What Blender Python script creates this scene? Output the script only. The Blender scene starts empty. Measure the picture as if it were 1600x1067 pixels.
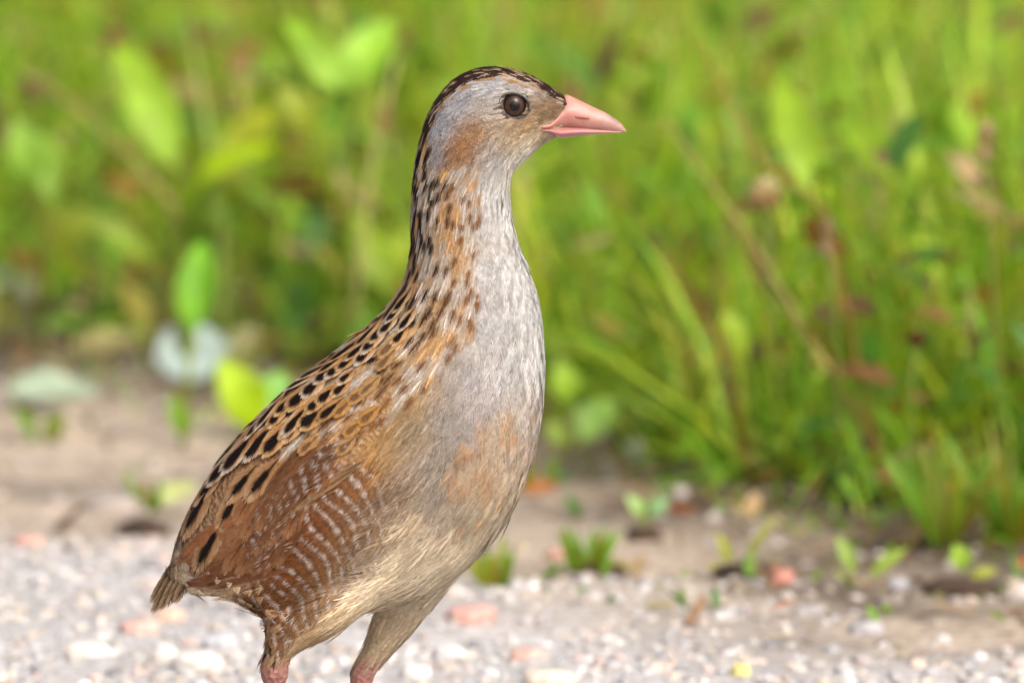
import bpy, bmesh, math, random
import numpy as np
from mathutils import Vector, noise
from mathutils.bvhtree import BVHTree
random.seed(7); rng = np.random.default_rng(7)
SC = bpy.context.scene; COL = SC.collection
R = math.radians
# ------------------------------------------------------------------ camera, sky, sun, exposure
K = 0.0002                       # metres per photograph pixel at the bird
LENS, TILT, ZC = 400.0, R(5.5), 0.147
D = 0.32 * LENS / 36.0
CAM = np.array([0.0, -D * math.cos(TILT), ZC + D * math.sin(TILT)])
cd = bpy.data.cameras.new('camera'); cam = bpy.data.objects.new('camera', cd); COL.objects.link(cam)
cam.location = CAM; cam.rotation_euler = (math.pi / 2 - TILT, 0, 0)
cd.lens = LENS; cd.sensor_width = 36; cd.clip_start = 0.05; cd.clip_end = 2000
cd.dof.use_dof = True; cd.dof.focus_distance = D - 0.015; cd.dof.aperture_fstop = 14.5
SC.camera = cam
SUN_EL, SUN_AZ = R(45), R(-60)   # azimuth measured from +X towards +Y: sun high, to the right, a little to the front
w = bpy.data.worlds.new('World'); SC.world = w; w.use_nodes = True
wn = w.node_tree.nodes; bg = wn['Background']
sky = wn.new('ShaderNodeTexSky'); sky.sky_type = 'NISHITA'; sky.sun_disc = False
sky.sun_elevation = SUN_EL; sky.sun_rotation = math.pi / 2 - SUN_AZ
sky.air_density = 0.6; sky.dust_density = 7.0; sky.ozone_density = 0.3
w.node_tree.links.new(sky.outputs[0], bg.inputs[0]); bg.inputs[1].default_value = 0.135
sl = bpy.data.lights.new('sun', 'SUN'); sl.energy = 1.9; sl.angle = R(24); sl.color = (1.0, 0.97, 0.93)
sun = bpy.data.objects.new('sun', sl); COL.objects.link(sun)
sdir = Vector((math.cos(SUN_EL) * math.cos(SUN_AZ), math.cos(SUN_EL) * math.sin(SUN_AZ), math.sin(SUN_EL)))
sun.rotation_euler = sdir.to_track_quat('Z', 'Y').to_euler(); sun.location = sdir * 20
vs = SC.view_settings; vs.view_transform = 'Standard'; vs.look = 'None'; vs.gamma = 1; vs.use_curve_mapping = False
vs.exposure = 0.42
SC.cycles.max_bounces = 8; SC.cycles.transparent_max_bounces = 8

# ------------------------------------------------------------------ helpers
def lin(c):
    c = np.asarray(c, float) / 255.0
    return np.where(c <= 0.04045, c / 12.92, ((c + 0.055) / 1.055) ** 2.4)
def smooth(a, b, x):
    t = np.clip((np.asarray(x, float) - a) / (b - a), 0, 1); return t * t * (3 - 2 * t)
def ray(px, py):
    dx = (px - 800) * K / D; dz = (533.5 - py) * K / D
    d = np.array([dx, 1.0, dz]); c, s = math.cos(TILT), math.sin(TILT)
    return np.array([d[0], d[1] * c + d[2] * s, -d[1] * s + d[2] * c])
def at(px, py, y):               # the place seen at a photograph pixel, y metres behind the bird
    d = ray(px, py); return CAM + d * ((y - CAM[1]) / d[1])
def on_ground(px, py):
    d = ray(px, py); return CAM + d * (-CAM[2] / d[2])

def fast_mesh(name, verts, tris, cols=None, normals=None, quads=None, uv=None):
    me = bpy.data.meshes.new(name); verts = np.asarray(verts, np.float32)
    me.vertices.add(len(verts)); me.vertices.foreach_set('co', verts.ravel())
    tris = np.asarray(tris, np.int32).reshape(-1, 3) if tris is not None and len(tris) else np.zeros((0, 3), np.int32)
    quads = np.asarray(quads, np.int32).reshape(-1, 4) if quads is not None and len(quads) else np.zeros((0, 4), np.int32)
    nl = tris.size + quads.size; me.loops.add(nl)
    li = np.concatenate([tris.ravel(), quads.ravel()])
    me.loops.foreach_set('vertex_index', li)
    npol = len(tris) + len(quads); me.polygons.add(npol)
    st = np.concatenate([np.arange(len(tris)) * 3, tris.size + np.arange(len(quads)) * 4]).astype(np.int32)
    me.polygons.foreach_set('loop_start', st)
    me.polygons.foreach_set('use_smooth', np.ones(npol, bool))
    me.update(calc_edges=True); me.validate()
    if cols is not None:
        ca = me.color_attributes.new('col', 'FLOAT_COLOR', 'POINT')
        c4 = np.ones((len(verts), 4), np.float32); c4[:, :3] = np.clip(cols, 0, 1)
        ca.data.foreach_set('color', c4.ravel())
    if uv is not None:
        ul = me.uv_layers.new(name='uv'); ul.data.foreach_set('uv', np.asarray(uv, np.float32)[li].ravel())
    if normals is not None:
        me.normals_split_custom_set_from_vertices(np.asarray(normals, np.float32).tolist())
    return me
def link(name, me, mat=None, parent=None, kind=None, label=None, cat=None, group=None):
    o = bpy.data.objects.new(name, me); COL.objects.link(o)
    if mat is not None and me is not None and not me.materials: me.materials.append(mat)
    if parent is not None: o.parent = parent
    for k, v in (('kind', kind), ('label', label), ('category', cat), ('group', group)):
        if v: o[k] = v
    return o
def grid_quads(n, m, wrap=False):
    q = []
    for i in range(n - 1):
        for j in range(m if wrap else m - 1):
            a = i * m + j; b = i * m + (j + 1) % m
            q.append((a, b, b + m, a + m))
    return q
def material(name, build):
    m = bpy.data.materials.new(name); m.use_nodes = True; nt = m.node_tree
    p = nt.nodes['Principled BSDF']; build(nt, p); return m
def N(nt, typ, **kw):
    n = nt.nodes.new(typ)
    for k, v in kw.items():
        if k.startswith('i_'):
            key = k[2:]; n.inputs[int(key) if key.isdigit() else key].default_value = v
        else: setattr(n, k, v)
    return n
def attr_col(nt):
    return N(nt, 'ShaderNodeAttribute', attribute_name='col')
def var_col(nt, src, scale, amount, vec=None):
    """multiplies a colour by noise of the thing's own pigment (1 +- amount)"""
    L = nt.links.new
    nz = N(nt, 'ShaderNodeTexNoise', i_Scale=scale, i_Detail=4.0)
    if vec is not None: L(vec, nz.inputs['Vector'])
    mr = N(nt, 'ShaderNodeMapRange'); mr.inputs[1].default_value = 0.3; mr.inputs[2].default_value = 0.7
    mr.inputs[3].default_value = 1 - amount; mr.inputs[4].default_value = 1 + amount
    L(nz.outputs['Fac'], mr.inputs[0])
    mx = N(nt, 'ShaderNodeVectorMath', operation='SCALE'); L(src, mx.inputs[0]); L(mr.outputs[0], mx.inputs['Scale'])
    return mx.outputs[0], nz

def _feather(nt, p):
    L = nt.links.new; tc = N(nt, 'ShaderNodeTexCoord')
    c, nz = var_col(nt, attr_col(nt).outputs['Color'], 900.0, 0.16, tc.outputs['Object'])
    L(c, p.inputs['Base Color']); p.inputs['Roughness'].default_value = 0.6
    p.inputs['Specular IOR Level'].default_value = 0.12
M_FEATHER = material('feather_barbs', _feather)
def _skin(nt, p):
    L = nt.links.new; tc = N(nt, 'ShaderNodeTexCoord')
    c, nz = var_col(nt, attr_col(nt).outputs['Color'], 500.0, 0.15, tc.outputs['Object'])
    L(c, p.inputs['Base Color']); p.inputs['Roughness'].default_value = 0.6
    vo = N(nt, 'ShaderNodeTexVoronoi', i_Scale=620.0); L(tc.outputs['Object'], vo.inputs['Vector'])
    bp = N(nt, 'ShaderNodeBump', i_Strength=0.9, i_Distance=0.0008); L(vo.outputs['Distance'], bp.inputs['Height'])
    L(bp.outputs[0], p.inputs['Normal'])
M_SKIN = material('skin_and_down', _skin)
def _bill(nt, p):
    L = nt.links.new; tc = N(nt, 'ShaderNodeTexCoord')
    c, nz = var_col(nt, attr_col(nt).outputs['Color'], 260.0, 0.10, tc.outputs['Object'])
    L(c, p.inputs['Base Color']); p.inputs['Roughness'].default_value = 0.42
    p.inputs['Subsurface Weight'].default_value = 0.15; p.inputs['Subsurface Radius'].default_value = (0.004, 0.0015, 0.001)
    p.inputs['Subsurface Scale'].default_value = 0.4
    bp = N(nt, 'ShaderNodeBump', i_Strength=0.5, i_Distance=0.0006); L(nz.outputs['Fac'], bp.inputs['Height']); L(bp.outputs[0], p.inputs['Normal'])
M_BILL = material('pink_horn', _bill)
def _eye(nt, p):
    L = nt.links.new; tc = N(nt, 'ShaderNodeTexCoord')
    c, nz = var_col(nt, attr_col(nt).outputs['Color'], 1500.0, 0.3, tc.outputs['Object'])
    L(c, p.inputs['Base Color']); p.inputs['Roughness'].default_value = 0.35
    p.inputs['Coat Weight'].default_value = 0.28; p.inputs['Coat Roughness'].default_value = 0.03; p.inputs['Specular IOR Level'].default_value = 0.2
M_EYE = material('wet_eye', _eye)
def leafy(name, trans, rough, scale, amt, bump=0.0):
    def b(nt, p):
        L = nt.links.new; tc = N(nt, 'ShaderNodeTexCoord')
        c, nz = var_col(nt, attr_col(nt).outputs['Color'], scale, amt, tc.outputs['Object'])
        L(c, p.inputs['Base Color']); p.inputs['Roughness'].default_value = rough
        p.inputs['Specular IOR Level'].default_value = 0.35
        tr = N(nt, 'ShaderNodeBsdfTranslucent'); 
        g = N(nt, 'ShaderNodeVectorMath', operation='MULTIPLY'); L(c, g.inputs[0]); g.inputs[1].default_value = (1.35, 1.25, 0.6)
        L(g.outputs[0], tr.inputs[0])
        mx = N(nt, 'ShaderNodeMixShader', i_0=trans); L(p.outputs[0], mx.inputs[1]); L(tr.outputs[0], mx.inputs[2])
        L(mx.outputs[0], nt.nodes['Material Output'].inputs[0])
    return material(name, b)
M_GRASS = leafy('grass_blades', 0.45, 0.5, 40.0, 0.2)
M_LEAF = leafy('plant_leaves', 0.40, 0.5, 60.0, 0.22)
M_DEAD = leafy('withered_leaves', 0.15, 0.8, 80.0, 0.3)
def _stone(nt, p):
    L = nt.links.new; tc = N(nt, 'ShaderNodeTexCoord')
    c, nz = var_col(nt, attr_col(nt).outputs['Color'], 220.0, 0.28, tc.outputs['Object'])
    L(c, p.inputs['Base Color']); p.inputs['Roughness'].default_value = 0.8
    bp = N(nt, 'ShaderNodeBump', i_Strength=0.4, i_Distance=0.001); L(nz.outputs['Fac'], bp.inputs['Height']); L(bp.outputs[0], p.inputs['Normal'])
M_STONE = material('weathered_stone', _stone)
def _soil(nt, p):
    L = nt.links.new; tc = N(nt, 'ShaderNodeTexCoord')
    c1, n1 = var_col(nt, attr_col(nt).outputs['Color'], 9.0, 0.18, tc.outputs['Object'])
    c2, n2 = var_col(nt, c1, 180.0, 0.3, tc.outputs['Object'])
    L(c2, p.inputs['Base Color']); p.inputs['Roughness'].default_value = 0.95
    bp = N(nt, 'ShaderNodeBump', i_Strength=0.6, i_Distance=0.004); L(n2.outputs['Fac'], bp.inputs['Height']); L(bp.outputs[0], p.inputs['Normal'])
M_SOIL = material('sandy_soil', _soil)

# ------------------------------------------------------------------ ground
EDGE = np.array([on_ground(px, py)[:2] for px, py in ((-900, 500), (0, 540), (250, 560), (450, 600), (900, 700), (1000, 740), (1150, 785), (1300, 835), (1600, 855), (2600, 880))])
def edge_y(x): return np.interp(x, EDGE[:, 0], EDGE[:, 1])
def gz(x, y):
    s = min(1.0, max(0.0, (y - 0.12) / 0.5))
    return s * (0.012 * noise.noise(Vector((x * 3, y * 3, 0))) + 0.006 * noise.noise(Vector((x * 11, y * 11, 5)))) + 0.001 * noise.noise(Vector((x * 40, y * 40, 2)))
GRV = np.array([on_ground(px, py)[:2] for px, py in ((-900, 800), (0, 842), (400, 890), (700, 945), (1000, 985), (1600, 1030), (2600, 1060))])
def grit_y(x): return np.interp(x, GRV[:, 0], GRV[:, 1])
def axis(lo, hi, fine, far):
    a = list(np.arange(lo, hi + 1e-6, fine)); s = fine
    v = hi
    while v < far: s *= 1.35; v += s; a.append(v)
    s = fine; v = lo
    while v > -far: s *= 1.35; v -= s; a.insert(0, v)
    return np.array(a)
GX, GY = axis(-0.9, 0.9, 0.02, 400), axis(-0.6, 3.0, 0.02, 400)
gv, gc = [], []
for y in GY:
    for x in GX:
        z = gz(x, y) if abs(x) < 30 and abs(y) < 30 else 0.0
        gv.append((x, y, z))
        e = y - edge_y(x) + 0.12 * noise.noise(Vector((x * 5, y * 5, 9)))
        sand = lin((190, 174, 154)) * 0.80; grit = lin((190, 188, 186)) * 0.85; dark = lin((96, 80, 60)) * 0.75
        f = float(smooth(-0.10, 0.08, y - grit_y(x) + 0.10 * noise.noise(Vector((x * 6, y * 6, 3)))))
        c = grit * (1 - f) + sand * f
        pt = 1.1 * noise.noise(Vector((x * 14, y * 9, 31))) + 0.5 * noise.noise(Vector((x * 40, y * 30, 8))); c = c * (1 - 0.42 * f * float(smooth(0.0, 0.5, pt)))
        g = float(smooth(-0.36, 0.10, e + 0.15 * pt)); c = c * (1 - g) + dark * g
        gc.append(c)
link('ground', fast_mesh('ground', gv, None, gc, quads=grid_quads(len(GY), len(GX))), M_SOIL, kind='structure')

# ------------------------------------------------------------------ stones
def icos():
    bm = bmesh.new(); bmesh.ops.create_icosphere(bm, subdivisions=1, radius=1)
    v = np.array([q.co[:] for q in bm.verts]); t = np.array([[q.index for q in f.verts] for f in bm.faces]); bm.free(); return v, t
IV0, IT0 = icos()
def icos2():
    bm = bmesh.new(); bmesh.ops.create_icosphere(bm, subdivisions=3, radius=1)
    v = np.array([q.co[:] for q in bm.verts]); t = np.array([[q.index for q in f.verts] for f in bm.faces]); bm.free(); return v, t
IV3, IT3 = icos2()
STONE_COLS = [(204, 204, 206), (184, 185, 188), (222, 221, 218), (148, 150, 156), (210, 184, 176), (212, 196, 176), (196, 160, 148), (230, 229, 228), (166, 162, 158), (116, 118, 126), (198, 192, 182)]
STONE_W = np.array([5, 6, 3, 4, 3, 4, 0.9, 1.2, 5, 2.0, 5]); STONE_W = STONE_W / STONE_W.sum()
def gravel(name, n, label_dummy, region, rmin, rmax, seed, power=2.2):
    g = np.random.default_rng(seed); V, T, C = [], [], []; k = 0
    for _ in range(n):
        x, y = region(g)
        r = rmin + (rmax - rmin) * g.random() ** power
        if abs(x) < 0.13 and abs(y) < 0.05: r = min(r, 0.0012)
        v = IV0 * (1 + 0.22 * (g.random((len(IV0), 1)) - 0.5) * 2)
        s = r * np.array([1, 0.6 + 0.5 * g.random(), 0.4 + 0.35 * g.random()])
        a = g.random() * 6.283; ca, sa = math.cos(a), math.sin(a)
        v = v * s; v = np.stack([v[:, 0] * ca - v[:, 1] * sa, v[:, 0] * sa + v[:, 1] * ca, v[:, 2]], 1)
        v += (x, y, gz(x, y) + s[2] * 0.12)
        V.append(v); T.append(IT0 + k); k += len(v)
        c = lin(STONE_COLS[g.choice(len(STONE_COLS), p=STONE_W)]); c = (c * 0.68 + lin((196, 190, 184)) * 0.32) * (0.76 + 0.28 * g.random())
        if name == 'grit': c = c * 0.55 + lin((176, 158, 138)) * 0.36
        C.append(np.repeat(c[None], len(v), 0))
    me = fast_mesh(name, np.concatenate(V), np.concatenate(T), np.concatenate(C))
    return link(name, me, M_STONE, kind='stuff')
def reg_near(g):
    while True:
        y = -0.35 + 1.25 * g.random(); x = (g.random() - 0.5) * (0.8 + 0.1 * y)
        if g.random() > float(smooth(-0.12, 0.10, y - grit_y(x) + 0.10 * noise.noise(Vector((x * 6, y * 6, 3))))): return x, y
def reg_far(g):
    y = 0.3 + 1.2 * g.random() ** 1.3; return (g.random() - 0.5) * 1.0, y
gravel('gravel', 24000, '', reg_near, 0.0007, 0.0042, 3, 3.0)
def reg_wide(g):
    while True:
        y = -0.8 + 1.7 * g.random(); x = (g.random() - 0.5) * 3.2
        if abs(x) > 0.4 and g.random() > float(smooth(-0.12, 0.10, y - grit_y(x))): return x, y
gravel('roadside_gravel', 9000, '', reg_wide, 0.0010, 0.0045, 5, 2.4)
gravel('grit', 4200, '', reg_far, 0.0006, 0.0042, 4, 3.6)

def stone(px, py, wpx, hpx, srgb, label, name='stone', seed=0, group=None, sink=0.40):
    p = on_ground(px, py + hpx * 0.35); dist = p[1] - CAM[1]; m = K * dist / D
    g = np.random.default_rng(seed + int(px)); v = IV3.copy(); off = Vector((g.random() * 50, g.random() * 50, 0))
    for i in range(len(v)):
        q = Vector(v[i]); nz = noise.noise(q * 1.1 + off) * 0.28 + noise.noise(q * 3 + off) * 0.07
        v[i] *= 1 + nz
    v = np.sign(v) * np.abs(v) ** 0.85
    h = hpx * m * 0.6; v = v * (wpx * m / 2, wpx * m / 2 * (0.6 + 0.3 * g.random()), h)
    c = (lin(srgb) * 0.72 + lin((200, 192, 184)) * 0.28) * 0.85; cc = np.repeat(c[None], len(v), 0) * (0.9 + 0.2 * g.random((len(v), 1)))
    o = link(name, fast_mesh(name, v, IT3, cc), M_STONE, label=label, cat='stone', group=group)
    o.location = (p[0], p[1], gz(p[0], p[1]) + h * (1 - 2 * sink) ); return o
G1 = 'stones lying in the gravel'
stone(735, 977, 84, 34, (218, 152, 138), 'large salmon pink stone on the gravel right of the bird\'s far leg', group=G1)
stone(1222, 912, 38, 34, (206, 116, 96), 'small brick red stone beside the dark hollow in the sand', group=G1)
stone(1352, 992, 56, 26, (170, 172, 178), 'flat blue grey stone half sunk in the sand right of the dark hollow', group=G1)
stone(1268, 972, 60, 22, (168, 166, 168), 'long low grey stone in the sand below the dark hollow', group=G1)
stone(1004, 684, 48, 34, (212, 216, 224), 'white stone at the foot of the grass edge right of the bird', group=G1)
stone(1158, 1052, 32, 30, (232, 222, 110), 'small pale yellow pebble at the bottom edge of the gravel', 'pebble', group=G1)
stone(237, 894, 34, 22, (104, 108, 120), 'small dark slate grey stone left of the bird\'s tail', group=G1)
stone(215, 985, 64, 28, (214, 164, 150), 'pinkish stone in the gravel under the bird\'s tail tip', group=G1)
stone(265, 972, 50, 26, (226, 184, 156), 'peach coloured stone between the pink stone and the tail tip', group=G1)
stone(310, 1036, 84, 44, (244, 240, 230), 'large white stone in the gravel below the tail', group=G1)
stone(258, 1022, 40, 34, (240, 236, 228), 'round white stone just left of the large white one below the tail', group=G1)
stone(135, 1018, 66, 30, (240, 232, 220), 'whitish stone near the bottom left of the gravel', group=G1)
stone(345, 1000, 60, 40, (188, 194, 204), 'bluish grey stone right of the white stones below the tail', group=G1)
stone(410, 962, 70, 42, (240, 238, 236), 'white stone directly behind the bird\'s near leg', group=G1)
stone(860, 1056, 90, 30, (238, 222, 200), 'broad cream stone at the bottom edge right of the bird\'s legs', group=G1)
stone(700, 1018, 54, 28, (232, 228, 226), 'pale grey white stone below the salmon pink stone', group=G1)
stone(648, 1048, 50, 30, (240, 236, 232), 'white pebble at the bottom edge between leg and salmon pink stone', 'pebble', group=G1)
stone(825, 1024, 60, 26, (226, 168, 152), 'dull pink stone above the broad cream stone', group=G1)
stone(45, 862, 48, 26, (214, 150, 134), 'reddish stone far left where gravel meets sand', group=G1)
stone(1592, 925, 46, 40, (206, 190, 186), 'pale mauve stone at the right edge of the sand', group=G1)
stone(1405, 905, 36, 26, (164, 168, 178), 'small grey stone left of the right hand shaded hollow', group=G1)
stone(865, 872, 34, 22, (176, 112, 88), 'rusty brown stone in the sand left of the short grass tuft', group=G1)
stone(190, 782, 120, 40, (150, 138, 128), 'low brown grey stone in the soil left of the bird\'s back', group=G1)
stone(14, 440, 70, 60, (188, 184, 178), 'pale grey stone among weeds at the left edge', group=G1)

# ------------------------------------------------------------------ grass
def blades(name, n, place, lmin, lmax, wmin, wmax, seed, segs=4, lean=0.5, cols=None, kind='stuff', mat=None):
    g = np.random.default_rng(seed); V = np.zeros((n, segs * 2 + 1, 3)); C = np.zeros((n, segs * 2 + 1, 3)); ok = np.ones(n, bool)
    for i in range(n):
        r = place(g)
        if r is None: ok[i] = False; continue
        x, y, ls, la, lk = r
        L = (lmin + (lmax - lmin) * g.random() ** 1.4) * ls; W = wmin + (wmax - wmin) * g.random() ** 1.5
        a = la + (g.random() - 0.5) * 5.0; le = (0.12 + lean * g.random()) * lk; droop = le * (0.8 + 1.6 * g.random())
        z = gz(x, y); p = np.array([x, y, z]); fa = g.random() * 6.283
        c = cols(g)
        t = np.linspace(0, 1, segs + 1); ang = le + droop * t ** 1.6; ds = L / segs
        hx = np.concatenate([[0], np.cumsum(np.sin(ang[:-1]) * ds)]); hz = np.concatenate([[0], np.cumsum(np.cos(ang[:-1]) * ds)])
        mid = np.stack([p[0] + hx * math.cos(a), p[1] + hx * math.sin(a), z - 0.004 + hz], 1)
        side = np.array([-math.sin(a), math.cos(a), 0]) * 0.75 + np.array([math.cos(fa), math.sin(fa), 0]) * 0.4
        wv = W * 0.5 * np.sqrt(np.clip(1 - t ** 1.7, 0, 1)) * (0.6 + 0.4 * np.minimum(1, t * 4))
        for s in range(segs):
            V[i, 2 * s] = mid[s] - side * wv[s]; V[i, 2 * s + 1] = mid[s] + side * wv[s]
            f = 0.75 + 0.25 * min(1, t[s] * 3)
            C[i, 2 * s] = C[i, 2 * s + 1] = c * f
        V[i, -1] = mid[-1]; C[i, -1] = c
    V = V[ok]; C = C[ok]; m = segs * 2 + 1; base = np.arange(len(V)) * m
    q = []; 
    for s in range(segs - 1): q.append(np.stack([base + 2 * s, base + 2 * s + 1, base + 2 * s + 3, base + 2 * s + 2], 1))
    tr = np.stack([base + 2 * segs - 2, base + 2 * segs - 1, base + 2 * segs], 1)
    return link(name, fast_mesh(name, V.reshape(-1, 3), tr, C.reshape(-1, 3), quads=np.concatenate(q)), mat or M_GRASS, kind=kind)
GREENS = [((126, 176, 40), 5), ((156, 194, 48), 5), ((180, 206, 62), 5), ((110, 168, 46), 3), ((180, 190, 56), 3), ((186, 178, 88), 1.2), ((204, 188, 130), 0.7), ((140, 104, 60), 0.5), ((186, 124, 60), 0.25), ((150, 130, 60), 0.5)]
GW = np.array([q[1] for q in GREENS]); GW = GW / GW.sum()
def grass_col(g):
    c = lin(GREENS[g.choice(len(GREENS), p=GW)][0]); return c * (0.78 + 0.46 * g.random())
def lean_dir(x, y): return 6.283 * noise.noise(Vector((x * 1.7, y * 1.7, 20))) * 1.3
def place_grass(y0, y1, w0, w1, fade, reach=0.35, bias=1.0):
    def f(g):
        y = y0 + (y1 - y0) * g.random() ** bias; ww = w0 + (w1 - w0) * (y - y0) / (y1 - y0)
        x = (g.random() - 0.5) * ww
        e = y - edge_y(x) - 0.09 * noise.noise(Vector((x * 6, y * 6, 1))) - 0.05 * noise.noise(Vector((x * 25, y * 25, 3)))
        if fade:
            if g.random() > float(smooth(-0.02, 0.30, e)): return None
            cl = noise.noise(Vector((x * 9, y * 9, 4)))
            if cl < -0.25 and e < 0.5: return None
            if x < -0.05 and e < 0.7 and g.random() < 0.62: return None
            ls = 0.30 + 0.65 * float(smooth(-0.02, reach, e)) + 0.35 * cl
        else: ls = 1
        return x, y, max(0.25, ls), lean_dir(x, y), 1.0
    return f
blades('meadow_grass', 62000, place_grass(0.5, 2.6, 1.0, 1.4, True, 0.35, 1.25), 0.04, 0.20, 0.0014, 0.0058, 11, lean=1.3, cols=grass_col)
blades('far_grass', 22000, place_grass(2.6, 8.0, 1.5, 3.0, False), 0.09, 0.25, 0.003, 0.008, 12, segs=4, lean=1.1, cols=grass_col)
def place_wide(g):
    y = 0.4 + 3.6 * g.random(); x = (0.5 + 1.9 * g.random()) * (1 if g.random() < 0.5 else -1); e = y - edge_y(x) - 0.12 * noise.noise(Vector((x * 6, y * 6, 1)))
    if g.random() > float(smooth(-0.02, 0.30, e)): return None
    return x, y, 0.35 + 0.65 * float(smooth(0, 0.4, e)), lean_dir(x, y), 1.0
blades('verge_grass', 26000, place_wide, 0.06, 0.24, 0.002, 0.0065, 13, segs=3, lean=1.0, cols=grass_col)
def undergrowth(n, seed):
    g = np.random.default_rng(seed); V, Q, C = [], [], []; k = 0
    pal = [((120, 170, 50), 4), ((150, 190, 60), 3), ((90, 140, 60), 3), ((170, 160, 70), 1.2), ((150, 110, 70), 1.6), ((186, 160, 120), 1.2), ((110, 80, 60), 1.6), ((190, 110, 70), 0.3)]
    pw = np.array([q[1] for q in pal]); pw = pw / pw.sum()
    for _ in range(n):
        y = 0.45 + 2.3 * g.random() ** 1.5; x = (g.random() - 0.5) * (1.0 + 0.15 * y); e = y - edge_y(x) - 0.12 * noise.noise(Vector((x * 6, y * 6, 7)))
        pr = float(smooth(-0.16, 0.20, e))
        if x < 0.0 and -0.45 < e < 0: pr = max(pr, 0.22 * float(smooth(-0.45, -0.05, e + 0.2 * noise.noise(Vector((x * 14, y * 14, 2))))))
        if g.random() > (0.045 if e < -0.14 and x > 0 and y > grit_y(x) else pr): continue
        b = np.array([x, y, gz(x, y) + g.random() ** 1.8 * 0.12 * pr * pr + 0.001]); a = g.random() * 6.283; el = g.normal() * 0.5 + 0.35; L = 0.008 + (0.030 if e > 0.08 else 0.008) * g.random() ** 2.8; Wd = L * (0.2 + 0.35 * g.random())
        d = np.array([math.cos(a) * math.cos(el), math.sin(a) * math.cos(el), math.sin(el)]); sd = np.array([-math.sin(a), math.cos(a), 0.5 * g.normal()]); sd /= np.linalg.norm(sd); up = np.cross(d, sd)
        V += [b, b + d * L * 0.35 + sd * Wd * 0.5 + up * L * .06, b + d * L * 0.75 + sd * Wd * 0.4, b + d * L - up * L * 0.08, b + d * L * 0.75 - sd * Wd * 0.4, b + d * L * 0.35 - sd * Wd * 0.5 + up * L * .06]
        Q += [(k, k + 1, k + 2, k + 5), (k + 5, k + 2, k + 3, k + 4)]; k += 6
        c = lin(pal[g.choice(len(pal), p=pw)][0]) * (0.6 + 0.5 * g.random()); C += [c] * 6
    return link('undergrowth', fast_mesh('undergrowth', V, None, C, quads=Q), M_LEAF, kind='stuff')
undergrowth(30000, 21)
def litter(n, seed):
    g = np.random.default_rng(seed); V, Q, C = [], [], []; k = 0
    pal = [(176, 152, 120), (140, 112, 84), (110, 86, 66), (196, 180, 150), (150, 140, 90), (90, 70, 56)]
    while k < n * 4:
        y = 0.35 + 1.6 * g.random(); x = (g.random() - 0.5) * 1.1; e = y - edge_y(x)
        if g.random() > float(smooth(-0.75, 0.0, e)) * 0.9 + 0.06: continue
        a = g.random() * 6.283; L = 0.004 + 0.020 * g.random() ** 2; w_ = 0.0006 + 0.0016 * g.random() ** 2; z = gz(x, y) + 0.0012; d = np.array([math.cos(a), math.sin(a), 0.25 * g.normal()]); sd = np.array([-math.sin(a), math.cos(a), 0.3])
        b = np.array([x, y, z + abs(d[2]) * L * 0.5]); V += [b - d * L / 2 - sd * w_, b + d * L / 2 - sd * w_ * 0.6, b + d * L / 2 + sd * w_ * 0.6, b - d * L / 2 + sd * w_]; Q.append((k, k + 1, k + 2, k + 3)); k += 4
        C += [lin(pal[g.integers(len(pal))]) * (0.6 + 0.4 * g.random())] * 4
    return link('plant_litter', fast_mesh('plant_litter', V, None, C, quads=Q), M_DEAD, kind='stuff')
litter(3500, 31)
# ------------------------------------------------------------------ plants, one by one
def leaf_mesh(base, tip, width, srgb, bow=0.12, face=(0, -0.8, 0.6), fold=0.25, petiole=0.15, tipcol=None, wave=0.035, seed=0):
    g = np.random.default_rng(seed + 5); b = np.asarray(base, float); t = np.asarray(tip, float); ax = t - b; L = np.linalg.norm(ax); ax /= L
    f = np.asarray(face, float); f = f - ax * f.dot(ax); f /= np.linalg.norm(f); s = np.cross(ax, f)
    nu, nv = 13, 7; V, C = [], []; c0 = lin(srgb) * 0.84; c1 = lin(tipcol) * 0.84 if tipcol else c0
    for i in range(nu):
        u = i / (nu - 1)
        if u < petiole: w_ = 0.05 + 0.02 * u
        else:
            q = (u - petiole) / (1 - petiole); w_ = 0.05 + 0.97 * (math.sin(math.pi * q ** 0.78) ** 0.85 if 0 < q < 1 else 0)
            if i == nu - 1: w_ = 0.02
        for j in range(nv):
            v = (j / (nv - 1)) * 2 - 1
            p = b + ax * L * u + s * (v * w_ * width / 2) + f * (bow * L * math.sin(math.pi * u) * 0.8 + fold * abs(v) * w_ * width / 2 + wave * width * math.sin(u * 11 + v * 3) * abs(v))
            V.append(p); rib = 1.15 if j == nv // 2 else 1.0
            C.append((c0 * (1 - u) + c1 * u) * rib * (0.92 + 0.16 * g.random()))
    return fast_mesh('leaf', V, None, C, quads=grid_quads(nu, nv))
def tube(pts, rad, n=8, caps=True):
    pts = np.asarray(pts, float); V = []; rad = np.broadcast_to(rad, (len(pts),))
    for i, p in enumerate(pts):
        d = pts[min(i + 1, len(pts) - 1)] - pts[max(i - 1, 0)]; d /= np.linalg.norm(d)
        a = np.array([0, 1, 0]) if abs(d[1]) < 0.8 else np.array([1, 0, 0])
        e1 = np.cross(d, a); e1 /= np.linalg.norm(e1); e2 = np.cross(d, e1)
        for k in range(n):
            th = 6.283185 * k / n; V.append(p + rad[i] * (math.cos(th) * e1 + math.sin(th) * e2))
    q = grid_quads(len(pts), n, True); t = []
    if caps:
        a = len(V); V.append(pts[0]); V.append(pts[-1])
        for k in range(n):
            t.append((a, (k + 1) % n, k)); o = (len(pts) - 1) * n; t.append((a + 1, o + k, o + (k + 1) % n))
    return np.array(V), t, q
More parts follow.
